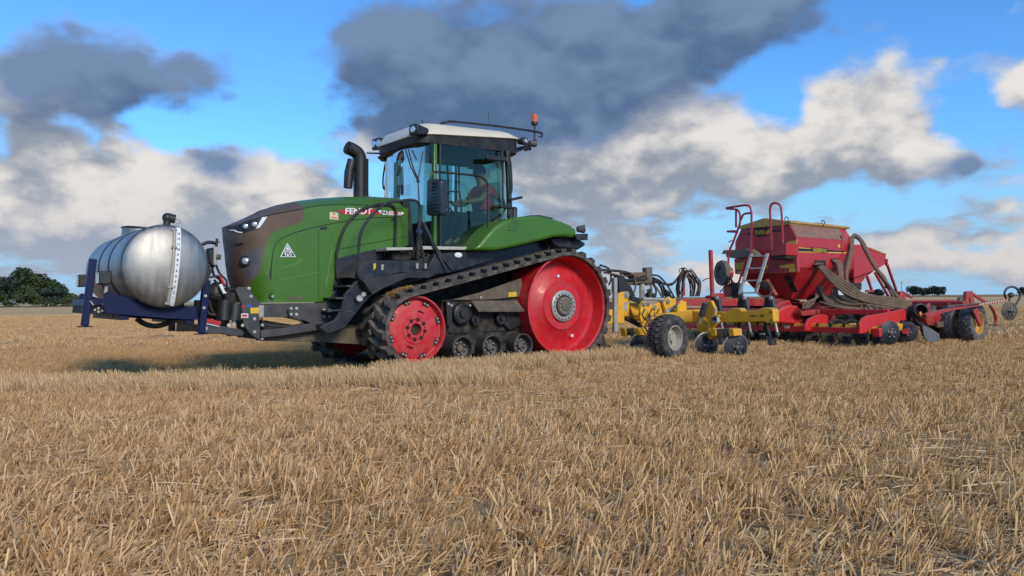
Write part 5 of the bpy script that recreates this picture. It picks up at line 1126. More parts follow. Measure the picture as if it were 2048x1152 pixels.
for c, tl, pm in ((d1, .0, (1441, 660)), (d2, .05, None), (d0, -.1, None)):
    disc((c.x, c.y, .17), (.30, 1, -.08), .235, 'cutting_disc', Q)
    MB().prism([(c.x-.02, .17), (c.x+.12, .42), (c.x+.22, .42), (c.x+.06, .13)], c.y-.09, c.y-.05).build('disc_arm', PLAST, Q, .006)
for (u0, u1, v0, v1, yy) in ((1420, 1467, 656, 670, 1.0), (1240, 1277, 655, 669, .05)):
    a, b = A(u0, v0, yy), A(u1, v1, yy); xx = (a.x+b.x)/2
    MB().prismx(AX2([(u0+8, v0+2), (u1-8, v0), (u1-6, v1-1), (u0+8, v1)], d1.x+.1 if u0 > 1300 else d0.x+.1), (d1.x if u0 > 1300 else d0.x)+.1, (d1.x if u0 > 1300 else d0.x)-.08).build('torsion_beam', TAN, Q, .01)
    for w0, w1 in ((u0, u0+11), (u1-11, u1)):
        MB().prismx(AX2([(w0, v0+3), (w0+3, v0), (w1, v0+2), (w1+1, v1+2), (w0+2, v1+3)], (d1.x if u0 > 1300 else d0.x)+.115), (d1.x if u0 > 1300 else d0.x)+.115, (d1.x if u0 > 1300 else d0.x)-.1).build('beam_clamp', YEL, Q, .01)
# swing arm carrying the discs, with its ram
DX = -5.12
bxp([(1392, 636), (1404, 632), (1416, 645), (1416, 656), (1422, 664), (1434, 660), (1435, 673), (1421, 680), (1408, 676), (1398, 662), (1391, 650)], DX, DX-.08, 'swing_arm')
bxp([(1412, 604), (1422, 601), (1430, 618), (1428, 638), (1438, 641), (1428, 652), (1416, 670), (1406, 642), (1413, 625)], DX-.03, DX-.10, 'swing_plate')
ram = MB().cyl(AX(1411, 606, DX+.06), AX(1403, 632, DX+.06), .055, 14).build('ram', DGREY, Q); MB().cyl(AX(1403, 632, DX+.06), AX(1398, 648, DX+.06), .03, 10).build('ram_rod', STEEL, Q)
bxp([(1423, 632), (1434, 631), (1435, 645), (1424, 646)], DX+.05, DX-.02, 'scale_box', GALV); bxp([(1425, 635), (1433, 634.5), (1433, 641), (1425, 641)], DX+.056, DX+.051, 'scale_face', BLACKP, Q, 0); bxp([(1423, 631), (1435, 630), (1435, 632.5), (1423, 633.5)], DX+.06, DX-.02, 'scale_cap', YELP, Q, 0)
MB().cyl(AX(1431, 617, DX+.02), AX(1431, 632, DX+.02), .014, 8).build('screw', BOLT, Q); MB().bar(AX(1425, 619, DX+.02), AX(1434, 618, DX+.02), .014).build('screw_head', BOLT, Q)
# loosening legs behind the beam
def leg_tool(u, vb, k):
    x = BX-.55; lg = MB()
    o = MB().prismx(AX2([(u-16, 596), (u-10, 593), (u, 594), (u-3, 612), (u-5, 640), (u-12, 648), (u-10, 660), (u-2, 680), (u-14, 679), (u-22, 668), (u-18, 650), (u-19, 615)], x), x, x-.05).build('loosening_leg', PLAST, Q, .008)
    MB().bar(AX(u-1, 594, x+.03), AX(u+6, 640, x+.03), .07, .07).build('spring_tube', DGREY, Q, .012); MB().cyl(AX(u+4, 640, x+.03), AX(u+10, 668, x+.03), .024, 10).build('spring_rod', STEEL, Q); MB().ball(AX(u+10, 669, x+.03), .045).build('rod_eye', DGREY, Q)
    bolts('leg_bolt', [AX(u-3, 596, x+.06)], o, (1, 0, 0), r=.03, h=.03); MB().bar(AX(u-25, 668, x+.04), AX(u-16, 668, x+.04), .03).build('share_pin', GALV, o)
    fq('share', [AX(u-14, 672, x+.03), AX(u+6, 676, x+.05), AX(u+8, 688, x+.10), AX(u-8, 690, x+.12)], SOILDISC, o, .02)
for u, vb in ((1545, 690), (1492, 682), (1437, 676)): leg_tool(u, vb, 0)
# hose bridge over the headstock
HYy = -1.2
tw = qp('hose_post', [(1293, 535), (1305, 534), (1305, 570), (1295, 571)], HYy, HYy-.12, TAN); qp('hose_tray', [(1262, 545), (1290, 544), (1293, 548), (1305, 560), (1303, 570), (1290, 570), (1262, 568), (1280, 558)], HYy-.02, HYy-.3, HOSE)
MB().cyl(A(1284, 596, HYy), A(1284, 568, HYy), .055, 10).build('hose_pillar', GALV, Q)
qp('dark_guard', [(1238, 556), (1246, 552), (1262, 572), (1271, 592), (1255, 594), (1238, 584)], -.9, -1.1, PLAST)
hs = [[(1205, 540), (1222, 541), (1245, 543), (1262, 548)], [(1208, 545), (1230, 549), (1250, 552), (1265, 548)], [(1200, 530), (1218, 538), (1222, 556), (1218, 570)], [(1215, 544), (1240, 556), (1260, 560), (1290, 552)],
      [(1225, 548), (1248, 566), (1268, 566), (1298, 564)], [(1305, 550), (1320, 554), (1338, 576), (1350, 598)], [(1303, 562), (1316, 566), (1324, 580), (1326, 596)], [(1300, 568), (1303, 580), (1300, 598)], [(1304, 566), (1312, 580), (1310, 598)],
      [(1306, 556), (1322, 564), (1330, 580), (1345, 596)], [(1268, 550), (1271, 566), (1270, 580), (1266, 588)], [(1240, 544), (1252, 560), (1275, 562), (1296, 556)], [(1305, 560), (1330, 568), (1345, 568), (1362, 548)], [(1306, 565), (1322, 590), (1324, 600)]]
for k, pts in enumerate(hs): MB().tube(curve([A(u, v, HYy+.25-.05*(k % 7)) for u, v in pts], 6), .018 if k % 3 else .024, 7).build('hydraulic_hose', HOSE if k % 3 == 1 else BHOSE, Q)
for k in range(3):
    pts = [(1290+14*k, 618), (1285+14*k, 630), (1292+14*k, 640), (1298+12*k, 628)]; MB().tube(curve([A(u, v, -.1) for u, v in pts], 5), .014, 6).build('hydraulic_hose', BHOSE, Q)
MB().tube(curve([A(u, v, .1) for u, v in ((1302, 632), (1296, 642), (1290, 652), (1296, 664), (1306, 660))], 5), .016, 6).build('hydraulic_hose', BHOSE, Q)
for pts in ([(1262, 632), (1280, 632), (1300, 633)],): MB().tube([A(u, v, -.3) for u, v in pts], .010, 6).build('cable', BHOSE, Q)
for k in range(5):
    y = -.3-.55*k; MB().prism([(-3.9, .1), (-3.75, .5), (-3.65, .5), (-3.75, .1)], y, y-.05).build('loosening_leg', BELTIN, Q)

# ================================================================== red seed drill
S = thing('seed_drill', (-10.5, YC, 0), 'wide dusty red seed drill with tall hopper, brown hoses and ladder', 'seed drill')
def sp(name, pts, y0, y1, material=DRED, parent=S, bevel=.008): return MB().prism(A2(pts, max(y0, y1)), y0, y1).build(name, material, parent, bevel)
def sx_(name, pts, x0, x1, material=DRED, parent=S, bevel=.008): return MB().prismx(AX2(pts, x0), x0, x1).build(name, material, parent, bevel)
YH = -1.18; XF, XB = -9.6, -11.85; HB = .80; HT = .60; ZS, ZT, ZR, ZV, ZL = 2.26, 2.60, 2.71, 1.62, .92
def ring(x, k=1.): return [(x, YH+HB*k, ZV), (x, YH+HB*k, ZS), (x, YH+HT, ZT), (x, YH, ZR-.01), (x, YH-HT, ZT), (x, YH-HB*k, ZS), (x, YH-HB*k, ZV)]
hp = MB(); a, b = ring(XF), ring(XB); n = 7; hp.add(a+b, [tuple(range(n)), tuple(range(2*n-1, n-1, -1))]+[(i, n+i, n+i+1, i+1) for i in range(n-1)])
lo = [(XF-.45, YH+.34, ZL), (XF-.45, YH-.34, ZL), (XB+.25, YH-.34, ZL), (XB+.25, YH+.34, ZL)]; up_ = [(XF, YH+HB, ZV), (XF, YH-HB, ZV), (XB, YH-HB, ZV), (XB, YH+HB, ZV)]
hop = hp.build('hopper', DRED2, S, .012, ang=25, fix=True)
MB().add(up_+lo, [(0, 1, 5, 4), (1, 2, 6, 5), (2, 3, 7, 6), (3, 0, 4, 7), (4, 5, 6, 7)]).build('hopper_funnel', DRED2, S, .012, ang=25, fix=True)
# dusty upper slope is its own sheet of the hopper
dn = Vector((0, ZT-ZS, HB-HT)).normalized(); dp = [Vector((x, y, z))+dn*.003 for x, y, z in ((XF-.03, YH+HB-.005, ZS+.01), (XB+.32, YH+HB-.005, ZS+.01), (XB+.32, YH+HT+.02, ZT-.035), (XF-.03, YH+HT+.02, ZT-.035))]
MB().ext(dp, dn*.004).build('dusty_slope', mat('dust_on_red', (.24, .115, .085), .85, dust=.5, dustcol=(.27, .18, .125), var=.15), hop)
tarp = MB(); nx = 14; rows = []
for i in range(nx+1):
    x = XF+.04+(XB-XF-.10)*i/nx; sag = .025*math.sin(i*1.1); r_ = []
    for y, z in ((HT+.05, ZT-.05), (HT+.055, ZT+.02), (HT*.6, ZT+.065+sag*.5), (0, ZR+.03+sag*.5), (-HT*.6, ZT+.065+sag*.5), (-HT-.055, ZT+.02), (-HT-.05, ZT-.05)): r_.append((x, YH+y, z))
    rows.append(r_)
vs = [p for r_ in rows for p in r_]; fs = [(i*7+j, i*7+j+1, (i+1)*7+j+1, (i+1)*7+j) for i in range(nx) for j in range(6)]+[tuple(range(7)), tuple(range(nx*7+6, nx*7-1, -1))]
tp_ = tarp.add(vs, fs).build('tarp_cover', TARP, S, 0, ang=40, fix=True)
MB().tube([(XF+.05, YH+HT+.06, ZT-.0), (XB-.08, YH+HT+.06, ZT-.01)], .028, 8).build('tarp_roller', TARP, S)
for u in (1572, 1645): 
    p = A(u, 443, YH+HT+.1); MB().tube(curve([(p.x-.03, p.y, ZT-.02), (p.x-.07, p.y+.01, ZT+.06), (p.x, p.y, ZT+.10), (p.x+.05, p.y, ZT+.03)], 4), .010, 6).build('tarp_hook', BHOSE, S)
# side band, badge and marks
ys = YH+HB
def on_side(name, pts, material, parent=hop, off=.004, th=.006): return MB().prism(A2(pts, ys+off), ys+off-th, ys+off).build(name, material, parent, 0)
on_side('stripe_edge', [(1595, 494.5), (1693, 504), (1693, 507), (1595, 504)], YELP, hop, .004); on_side('stripe', [(1595, 496), (1693, 505), (1693, 505.8), (1595, 502.5)], BLACKP, hop, .007) if False else None
on_side('stripe_dark', [(1595, 496.2), (1690, 502), (1690, 504.4), (1595, 502.4)], BLACKP, hop, .008)
bd = on_side('name_badge', [(1623, 495.5), (1625, 494.2), (1654, 496.6), (1656, 498), (1655.5, 504.5), (1653.5, 505.8), (1625, 503.6), (1623, 502.5)], BLACKP, hop, .012)
pa, pb = A(1625.5, 499.2, ys+.016), A(1653.5, 501.4, ys+.016); lettering('name_lettering', 'VÄDERSTAD', (pa+pb)/2+Vector((0, 0, -.01)), pb-pa, ZU, .115, YELP, bd, .001, 0, (pb-pa).length)
MB().lathe([(.045, 0), (.045, .006), (.001, .007)], A(1677.5, 492, ys+.002), (0, 1, 0), 16).build('round_label', YELP, hop)
on_side('corner_band', [(1684, 466), (1687, 466), (1687, 548), (1684, 548)], DRED, hop, .006)
on_side('hose_port', [(1629, 520), (1652, 520.5), (1652, 535), (1629, 534)], BELTIN, hop, .008); on_side('hose_port', [(1662, 516.5), (1680, 517), (1680, 524), (1662, 523)], BELTIN, hop, .008)
fq('port_lip', [A(1630, 526, ys+.02), A(1648, 526, ys+.02), A(1646, 528, ys+.15), A(1629, 529, ys+.15)], DUSTY, hop, .01)
# front face: badge, labels
def on_front(name, pts, material, parent=hop, off=.004, th=.006): return MB().prismx(AX2(pts, XF+off), XF+off-th, XF+off).build(name, material, parent, 0)
rb = on_front('drill_badge', [(1507, 462), (1510, 457), (1520, 455.6), (1538, 454.5), (1541, 457), (1541, 468), (1538, 471.5), (1515, 473.5), (1509, 471)], BLACKP)
on_front('badge_stripe', [(1541, 460.5), (1562, 459.5), (1562, 463), (1541, 464)], BLACKP); on_front('badge_stripe', [(1495, 466), (1507, 465), (1507, 468.5), (1495, 469.5)], BLACKP)
pa, pb = AX(1510, 465.6, XF+.012), AX(1530, 464.6, XF+.012); lettering('badge_lettering', 'RAPID', (pa+pb)/2, pb-pa, ZU, .15, YELP, rb, .001, 0, (pb-pa).length)
on_front('badge_flame', [(1532, 469), (1531, 464), (1535, 460), (1538, 456.5), (1540, 462), (1538, 469)], ORNGP, rb, .010); on_front('badge_flame_tip', [(1536, 463), (1538.5, 456), (1539.5, 463)], YELP, rb, .013)
for pts in ([(1524, 441), (1529, 440.5), (1529.5, 453), (1524.5, 454)], [(1575, 482.5), (1593, 481), (1593, 496), (1575, 496.5)], [(1584, 497), (1594, 497), (1594, 503), (1584, 503)]): on_front('warning_label', pts, YELP)
on_front('blank_stripe', [(1572, 497.5), (1584, 497), (1584, 502), (1572, 503)], BLACKP)
# lower front panel under the platform
lf = sx_('front_panel', [(1468, 518), (1594, 518), (1595, 545), (1560, 547), (1470, 548)], XF+.05, XF-.05, DRED, S)
for pts in ([(1470, 526), (1487, 525), (1487, 539), (1471, 539)], [(1474, 543), (1484, 542), (1483, 549), (1476, 549)], [(1559, 530.5), (1588, 527.5), (1588, 535), (1559, 536.5)], [(1578, 536.5), (1590, 536), (1590, 544), (1578, 544)], [(1530, 530), (1536, 529.5), (1535, 537), (1530, 537)]): MB().prismx(AX2(pts, XF+.056), XF+.05, XF+.056).build('warning_label', YELP, lf)
MB().lathe([(.028, 0), (.028, .006)], AX(1578, 523, XF+.052), (1, 0, 0), 14).build('blue_label', BLUEP, lf)
fq('funnel_window', [AX(1567, 552, XF-.10), AX(1580, 552, XF-.10), AX(1596, 584, XF-.33), AX(1585, 585, XF-.33)], BELTIN, S, .01)
MB().bar(AX(1533, 560, XF+.1), AX(1552, 592, XF+.15), .09, .07).build('front_leg', DRED, S, .01)
# platform with rails and ladder
PXp = -9.15
sx_('walkway', [(1452, 505), (1470, 499), (1490, 497), (1503, 506), (1503, 512), (1470, 517), (1452, 514)], PXp, PXp-.35, TAN); fq('walkway_flap', [AX(1444, 508, PXp), AX(1448, 501, PXp), AX(1466, 500, PXp-.2), AX(1456, 508, PXp-.1)], TAN, S, .015)
sx_('step_plate', [(1535, 510), (1544, 501), (1570, 487), (1573, 486), (1572, 510), (1545, 512)], PXp, PXp-.45, DRED2); sx_('platform_edge', [(1540, 511), (1572, 510.5), (1570, 517), (1540, 519)], PXp-.02, PXp-.4, BELTIN)
for pts in ([(1502, 508), (1503, 470), (1503, 440), (1503, 425), (1500, 414), (1493, 410.5), (1478, 412), (1452, 416.5), (1470, 418.5), (1476, 421), (1480, 430), (1480, 445), (1476, 458), (1466, 485), (1458, 505), (1457, 530), (1460, 553), (1467, 566), (1476, 566), (1481, 555), (1490, 525), (1496, 512)],
            [(1472, 455), (1472, 418)], [(1503, 426), (1492, 427), (1486, 430), (1482, 440)],
            [(1544, 500), (1541, 440), (1540, 418), (1543, 409), (1549, 406), (1557, 408), (1562, 416), (1564, 440), (1566, 487)]):
    MB().tube(curve([AX(u, v, PXp+.02) for u, v in pts], 5), .024, 8).build('hand_rail', DRED2, S)
fq('side_step', [AX(1453, 461, PXp), AX(1470, 460, PXp), AX(1476, 466, PXp), AX(1454, 465, PXp)], DRED, S, .03)
MB().tube([AX(1457, 484, PXp), AX(1464, 481, PXp)], .012, 6).build('peg', PLAST, S)
lt, lb = -9.1, -8.75
def lad(u, v): t = (v-508)/80; return AX(u, v, lt+(lb-lt)*t)
for (u0, v0), (u1, v1) in (((1503, 508), (1479, 589)), ((1535, 507), (1511, 587))): MB().bar(lad(u0, v0), lad(u1, v1), .035, .075, (0, 1, 0)).build('ladder_rail', ALU, S, .006)
for v in (512.5, 537, 561.5, 586): 
    t = (v-508)/81; MB().bar(lad(1503-24*t, v), lad(1535-24*t, v-.6), .05, .03).build('ladder_rung', ALU, S, .005)
# fan, post, front odds and ends
fc_ = AX(1444, 546, -9.0); MB().lathe([(.10, -.10), (.27, -.08), (.29, 0), (.27, .05), (.16, .06), (.14, .0), (.001, .0)], fc_, (.93, -.37, 0), 32).build('fan_housing', TAN, S)
MB().lathe([(.13, 0), (.13, .12), (.05, .16), (.001, .16)], AX(1452, 546, -8.95), (-.89, .43, 0), 18).build('fan_motor', DRED, S)
for k in range(4): MB().tube(curve([AX(1446+2*k, 545+3*k, -8.9), AX(1452+3*k, 556, -8.85), AX(1450+4*k, 572, -8.95), AX(1440+6*k, 584, -9)], 5), .014, 6).build('hydraulic_hose', BHOSE, S)
sx_('fan_base', [(1446, 572), (1462, 566), (1466, 590), (1448, 594)], -8.95, -9.2, DRED); sx_('fan_stand', [(1460, 566), (1474, 566), (1476, 594), (1464, 596)], -8.9, -9.1, BELTIN)
MB().cyl(A(1425, 600, -1.1), A(1421, 500, -1.1), .045, 14).build('red_post', DRED, S)
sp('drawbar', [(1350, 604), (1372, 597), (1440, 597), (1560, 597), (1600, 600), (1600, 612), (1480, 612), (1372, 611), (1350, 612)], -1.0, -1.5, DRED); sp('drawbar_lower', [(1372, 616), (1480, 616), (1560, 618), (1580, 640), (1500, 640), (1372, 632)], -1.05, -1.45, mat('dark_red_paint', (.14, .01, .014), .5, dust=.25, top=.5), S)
MB().cyl(A(1260, 628, -1.3), A(1360, 606, -1.3), .06, 10).build('hitch_pole', DRED, S)
sp('hydraulic_frame', [(1425, 592), (1448, 586), (1450, 596), (1427, 598)], -1.0, -1.2, DRED2)
hpst = MB().cyl(A(1367, 592, -1.25), A(1366, 535, -1.25), .035, 10).build('hose_post', DRED, S)
rr = random.Random(5)
for k in range(11):
    u0 = 1357+rr.uniform(-4, 8); w = rr.uniform(20, 42); pts = [(u0+rr.uniform(-3, 3), 594), (u0-2+rr.uniform(-3, 6), 572), (u0+w*.3, 546+rr.uniform(-6, 10)), (u0+w*.7, 543+rr.uniform(-4, 10)), (u0+w+4, 568+rr.uniform(-5, 5)), (u0+w+rr.uniform(-2, 6), 592)]
    MB().tube(curve([A(u, v, -1.25+rr.uniform(-.2, .2)) for u, v in pts], 6), .016, 6).build('looped_hose', HOSE if k % 3 == 0 else BHOSE, S)
for pts in ([(1358, 545), (1360, 538), (1366, 537)], [(1366, 536), (1372, 537), (1375, 545)], [(1375, 545), (1382, 538), (1390, 550)], [(1405, 562), (1412, 558), (1420, 556)], [(1305, 565), (1335, 568), (1355, 560), (1364, 545)]): MB().tube(curve([A(u, v, -1.2) for u, v in pts], 5), .010, 6).build('cable', BHOSE, S)
mo = MB().lathe([(.09, -.06), (.09, .03), (.06, .05), (.001, .05)], AX(1530, 572, -8.9), (.9, .4, 0), 18).build('hydraulic_motor', BELTIN, S)
for k in range(3): MB().lathe([(.15+.012*k, -.006), (.158+.012*k, 0), (.15+.012*k, .006), (.142+.012*k, 0)], AX(1529, 578, -8.85+.02*k), (.9, .3, .1), 24, True).build('rope_coil', HOSE, S)

# ---- front tool frame across the drill
FX = -9.0
fb_ = MB().box(FX-.05, FX, -4.35, 1.60, .265, .375).build('front_bar', FRED, S, .008)
bar_end = MB().box(FX-.07, FX+.03, 1.60, 1.74, .22, .38).build('bar_end', FRED, S, .01)
MB().box(FX-.75, FX-.65, -4.3, 1.55, .62, .72).build('rear_bar', FRED, S, .008); MB().box(FX-1.6, FX-1.5, -4.3, 1.45, .60, .72).build('cross_tube', DRED, S, .008); MB().box(FX-2.5, FX-2.38, -4.3, 1.5, .62, .76).build('cross_tube', DRED, S, .008)
for k in range(20):
    y = 1.40-.285*k
    pl_ = MB().prism([(FX-.14, .36), (FX-.06, .372), (FX-.08, .44), (FX-.20, .43)], y-.12, y+.12).build('leveller_plate', YEL, S, .006)
    MB().box(FX-.10, FX-.05, y+.127, y+.157, .35, .45).build('leveller_clip', PLAST, S)
for (pts, yy) in (([(1720, 668), (1720, 648), (1725, 638), (1734, 632), (1765, 627), (1800, 620), (1806, 618), (1812, 622), (1812, 640), (1790, 646), (1745, 655), (1733, 665)], 1.58), ([(1611, 662), (1612, 650), (1618, 638), (1632, 631), (1662, 630), (1666, 645), (1650, 655), (1630, 660)], .30)):
    sp('side_plate', pts, yy, yy-.05, FRED)
sp('side_plate', [(1611, 662), (1612, 650), (1618, 638), (1632, 631), (1662, 630), (1666, 645), (1650, 655), (1630, 660)], -1.2, -1.25, DRED)
sp('rounded_shield', [(1552, 645), (1554, 626), (1566, 615), (1582, 610), (1596, 612), (1605, 622), (1608, 640), (1600, 648)], -.10, -.35, FRED, S, .03); sp('rounded_shield', [(1545, 620), (1560, 606), (1580, 600), (1586, 612), (1566, 622)], -.40, -.7, DRED2, S, .02)
sp('frame_arm', [(1600, 622), (1650, 619), (1700, 617), (1702, 623), (1650, 628), (1606, 632)], .1, .02, DRED); sp('frame_arm', [(1625, 632), (1695, 619), (1700, 624), (1640, 634)], .25, .2, DRED2)
fq('white_bracket', [A(1691, 624, .4), A(1700, 623, .4), A(1706, 632, .4), A(1698, 633, .4)], GALV, S, .02)
MB().prismx(AX2([(1568, 651.5), (1578, 652), (1578, 656.5), (1568, 656.5)], FX+.004), FX+.001, FX+.005).build('white_label', WHITE, S)
for k in range(16):
    y = 1.5-.36*k; d_ = disc((FX-.45, y, .17), (.25, 1, 0), .20, 'tillage_disc', S, SOILDISC, rim=False) if k < 9 else None
    if k < 14: MB().bar((FX-.68, y, .65), (FX-.45, y-.05, .2), .05, .03).build('disc_arm', DRED if k % 2 else PLAST, S)
    if k < 14: MB().bar((FX-1.55, y, .62), (FX-1.75, y, .12), .06, .05).build('coulter_arm', BELTIN, S)
for k in range(9): MB().lathe([(.19, -.008), (.19, .008)], (FX-1.85, 1.45-.3*k, .18), (.1, 1, 0), 24).build('coulter_disc', SOILDISC, S)
for u0 in (1690, 1662): MB().tube(curve([A(u0-3, 648, .9), A(u0+8, 641, .9), A(u0+22, 643, .9), A(u0+28, 650, .9)], 5), .03, 7).build('tine_spring', BELTIN, S)
fq('end_yellow_plate', [A(1738, 653, 1.55), A(1762, 652, 1.60), A(1762, 666, 1.60), A(1740, 667, 1.55)], YEL, S, .03); fq('end_yellow_plate', [A(1792, 648, 1.62), A(1806, 647, 1.66), A(1805, 660, 1.66), A(1794, 664, 1.62)], YEL, S, .03)
disc(A(1780, 666, 1.78), (.42, 1, -.03), .235, 'edge_disc', S, BLUEBLK, 16, False); disc(A(1814, 663, 1.70), (.85, .6, 0), .20, 'edge_disc', S, BLUEBLK, 0, False)
fq('red_guard', [A(1803, 661, 1.78), A(1818, 655, 1.78), A(1818, 668, 1.78), A(1806, 667, 1.78)], SEATRED, S, .02)
MB().ball(A(1805, 645, 1.6), .05).build('pivot', PLAST, S)
# end ring and deflector
er = MB().lathe([(.10, -.16), (.145, -.15), (.145, .08), (.12, .09), (.11, .04), (.10, -.14)], A(1838, 622, 1.75), (.55, .8, .1), 28, True).build('hose_ring', PLAST, S); MB().lathe([(.11, -.1), (.02, -.08)], A(1838, 622, 1.75), (.55, .8, .1), 20).build('ring_core', BELTIN, S)
MB().ball(A(1841, 628, 1.8), .05, 1, .5, 1).build('amber_reflector', ORNGP, S)
MB().tube(curve([A(1828, 628, 1.7), A(1832, 645, 1.7), A(1845, 650, 1.75)], 4), .05, 8).build('deflector_arm', PLAST, S)
fq('deflector', [A(1844, 648, 1.85), A(1862, 657, 1.95), A(1879, 668, 2.05), A(1880, 680, 2.05), A(1868, 685, 2.0), A(1855, 683, 1.95), A(1848, 674, 1.88)], mat('blue_grey_plate', (.055, .065, .08), .5, dust=.2, var=.15), S, .015)
sp('end_bracket', [(1812, 622), (1826, 622), (1830, 640), (1814, 645)], 1.5, 1.3, DRED); sp('end_body', [(1850, 632), (1856, 626), (1905, 622), (1920, 625), (1912, 640), (1916, 652), (1900, 654), (1855, 650)], 1.55, 1.2, DRED)
sp('end_panel', [(1875, 645), (1912, 640), (1914, 652), (1876, 655)], 1.62, 1.56, mat('dust_on_red', (.24, .115, .085)), S); sp('end_foot', [(1896, 654), (1910, 652), (1904, 670), (1900, 672)], 1.5, 1.4, DRED); sp('end_foot', [(1828, 650), (1842, 656), (1830, 668)], 1.4, 1.3, DRED)
MB().cyl(A(1912, 655, 1.5), A(1914, 678, 1.5), .05, 10).build('grey_foot', GALV, S)

# ---- packer wheels at the rear
wx = -12.25
RIMY = mat('yellow_rim', (.58, .30, .03), .45, dust=.2, var=.1)
def packer(y): 
    t = tyre(Vector((wx, y, .40)), Vector((0, 1, 0)), .40, .26, .235, 'w', S, 20, mat('grey_tyre', (.06, .06, .06), .8, dust=.6, dustcol=(.20, .17, .135)), RIMY, .09)
for y in (2.02, 1.62, 1.22): packer(y)
sp('wheel_arm', [(1947, 620), (1957, 617), (1966, 648), (1961, 654), (1955, 640)], 2.22, 2.17, DRED)
MB().box(wx-.15, wx+.15, -4.4, 1.9, .72, .86).build('rear_frame_tube', DRED, S, .01)
sp('rear_beam', [(1808, 600), (1935, 599), (1937, 612), (1810, 612)], -.2, -.3, DRED)
for k in range(4): u = 1812+31*k; sp('beam_slot', [(u, 604), (u+20, 603.5), (u+20, 608), (u, 608.5)], -.196, -.199, BELTIN, S, 0)
sp('grey_flap', [(1922, 595), (1930, 592), (1929, 607), (1920, 608)], .1, .0, TAN)
sp('rear_tower', [(1932, 608), (1935, 583), (1946, 582), (1950, 607), (1942, 607), (1939, 592), (1937, 608)], .6, .5, DRED); MB().bar(A(1945, 588, .55), A(1970, 604, .55), .06).build('tower_brace', DRED, S, .006)
sp('rear_tower', [(1799, 602), (1801, 583), (1808, 582), (1812, 602)], -.4, -.5, DRED); MB().bar(A(1808, 586, -.45), A(1824, 595, -.45), .05).build('tower_brace', DRED, S, .006)
# marker arm with chevrons, spring and disc
ma0, ma1 = A(1852, 630, 2.32), A(2015, 600, 2.32)
arm = MB().prism(A2([(1852, 628), (1870, 622), (1940, 610), (2012, 598), (2013, 603), (1960, 612), (1900, 622), (1880, 628), (1855, 636)], 2.32), 2.32, 2.25).build('marker_arm', DRED, S, .006)
for k in range(10):
    u = 1960+5.2*k; v = 607-.175*5.2*k*.98; MB().prism(A2([(u, v), (u+2.4, v-.4), (u+1.6, v+3.4), (u-.8, v+3.8)], 2.323), 2.323, 2.328).build('chevron', CREAM, arm)
MB().bar(A(1893, 612, 2.36), A(1960, 606, 2.36), .03, .02).build('marker_ram', DUSTY, S)
for pts in ([(1895, 609), (1905, 606), (1912, 610)], [(1848, 618), (1855, 612), (1858, 608)]): MB().tube([A(u, v, 1.6) for u, v in pts], .03, 7).build('pipe', DRED, S)
MB().tube(curve([A(u, v, 2.28) for u, v in ((2012, 597), (2009, 588), (2012, 579), (2020, 574), (2030, 575), (2038, 583), (2040, 592), (2036, 602), (2030, 612))], 6), .024, 8).build('marker_spring', DGREY, S)
disc(A(2020, 622, 2.30), (.5, 1, 0), .205, 'marker_disc', S, SOILDISC, 12, False); MB().ball(A(2022, 590, 2.30), .075, 1, .8, .8).build('marker_pivot', SOILDISC, S); MB().bar(A(2020, 592, 2.28), A(2018, 602, 2.28), .03).build('pivot_pin', DUSTY, S)
MB().tube(curve([A(u, v, 1.7) for u, v in ((1980, 612), (1987, 622), (1992, 640), (1990, 650))], 5), .035, 8).build('track_tine', DRED, S); MB().bar(A(1980, 650, 1.7), A(1996, 651, 1.7), .03).build('tine_point', DGREY, S)

# ---- second hopper and its struts
yq = YH+.35
sh2 = MB().prism(A2([(1706, 489), (1722, 489), (1745, 497), (1772, 508), (1771, 528), (1750, 541), (1708, 556)], yq), yq, yq-1.4).build('rear_hopper', DRED2, S, .01); sp('rear_hopper_rim', [(1742, 495), (1773, 507), (1773, 510), (1742, 498)], yq+.02, yq-1.42, TARP)
sp('rear_hopper_funnel', [(1708, 556), (1748, 542), (1730, 556), (1722, 566), (1709, 570)], yq-.1, yq-1.2, DRED); sp('meter_box', [(1706, 566), (1724, 566), (1723, 580), (1706, 580)], yq, yq-.6, BELTIN)
for (a, b) in (((1734, 552), (1744, 582)), ((1750, 545), (1780, 598)), ((1773, 518), (1773, 532)), ((1774, 528), (1793, 582)), ((1732, 582), (1746, 582))): MB().bar(A(*a, yq), A(*b, yq), .055, .055).build('hopper_strut', DRED, S, .006)
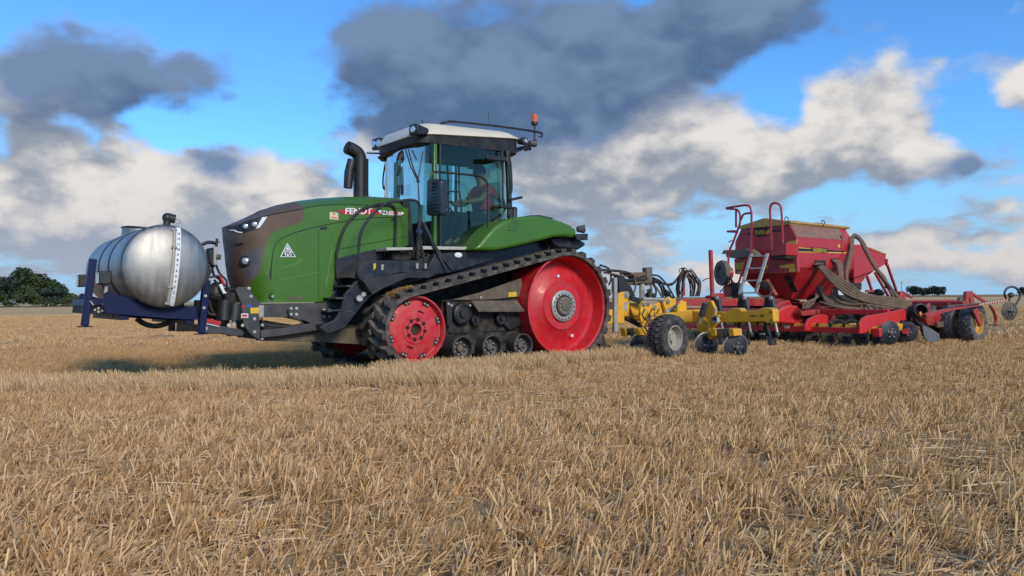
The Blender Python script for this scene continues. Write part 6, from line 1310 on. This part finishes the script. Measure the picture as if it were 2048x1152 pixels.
# ---- seed hoses
def hz(pts, r=.032): MB().tube(curve([A(u, v, y) for u, v, y in pts], 7), r, 9).build('seed_hose', HOSE, S)
hz([(1706, 470, -.5), (1716, 474, -.4), (1728, 490, -.3), (1742, 520, -.2), (1765, 555, 0), (1790, 588, .1), (1800, 600, .2)], .045); hz([(1708, 473, -.45), (1720, 480, -.3), (1730, 500, -.2), (1748, 532, -.1), (1772, 568, 0), (1786, 592, .1)], .038); hz([(1728, 495, -.3), (1745, 528, -.2), (1770, 556, -.1), (1772, 575, 0)], .03)
for k in range(5): hz([(1631+k*.8, 527, ys+.02), (1642+2*k, 540-k, ys+.14), (1660+3*k, 560-2*k, .1), (1690+3*k, 586-4*k, .35), (1730, 602-3*k, .6), (1780, 612-4*k, .9), (1822, 617-3*k, 1.1)], .030)
for k in range(4): hz([(1664+4*k, 520, ys+.02), (1674+3*k, 528, ys+.10), (1678+2*k, 548, -.1), (1677+3*k, 568, .0), (1690+6*k, 588-2*k, .2), (1716+9*k, 600-3*k, .45), (1760+6*k, 612-4*k, .7), (1810, 618, .95)], .030)
for k in range(3): hz([(1706-k*3, 470+3*k, -.4), (1705-2*k, 500, -.3), (1698-2*k, 530, -.25), (1694-k, 556, -.1), (1702+3*k, 580, .05), (1722+5*k, 596, .2), (1760+4*k, 606, .5)], .028)
for k in range(3): hz([(1633+4*k, 574, -.4), (1632+3*k, 592, -.2), (1626-8*k, 606, .0), (1614-4*k, 616, .2)], .020)
for k in range(3): hz([(1638+2*k, 574, -.3), (1645+2*k, 590, -.1), (1655+6*k, 605, .1), (1672+6*k, 616, .3)], .026)
for k in range(3): hz([(1664+5*k, 576, -.2), (1665+5*k, 590, 0), (1676+6*k, 602, .2), (1698+6*k, 609, .4), (1722+6*k, 608, .6)], .028)
for k in range(4): hz([(1640+16*k, 604+2*k, .2), (1670+14*k, 613+k, .5), (1700+14*k, 617, .7), (1750+10*k, 620, .9)], .024)
for k in range(5): hz([(1720+10*k, 618, .9), (1726+12*k, 608+2*k, .95), (1736+14*k, 612+2*k, 1.05), (1742+14*k, 624, 1.15)], .026)
sp('distributor_plate', [(1668, 614), (1710, 610), (1712, 618), (1690, 620)], .3, .1, YEL); sp('hose_manifold', [(1640, 590), (1700, 590), (1716, 606), (1650, 608)], -.5, -.9, BELTIN)
sp('drill_core', [(1600, 605), (1720, 604), (1800, 606), (1806, 622), (1720, 630), (1620, 628)], -.6, -2.2, DRED)
MB().box(-12.0, -9.5, -2.6, .2, .40, .60).build('drill_chassis', BELTIN, S, .01)
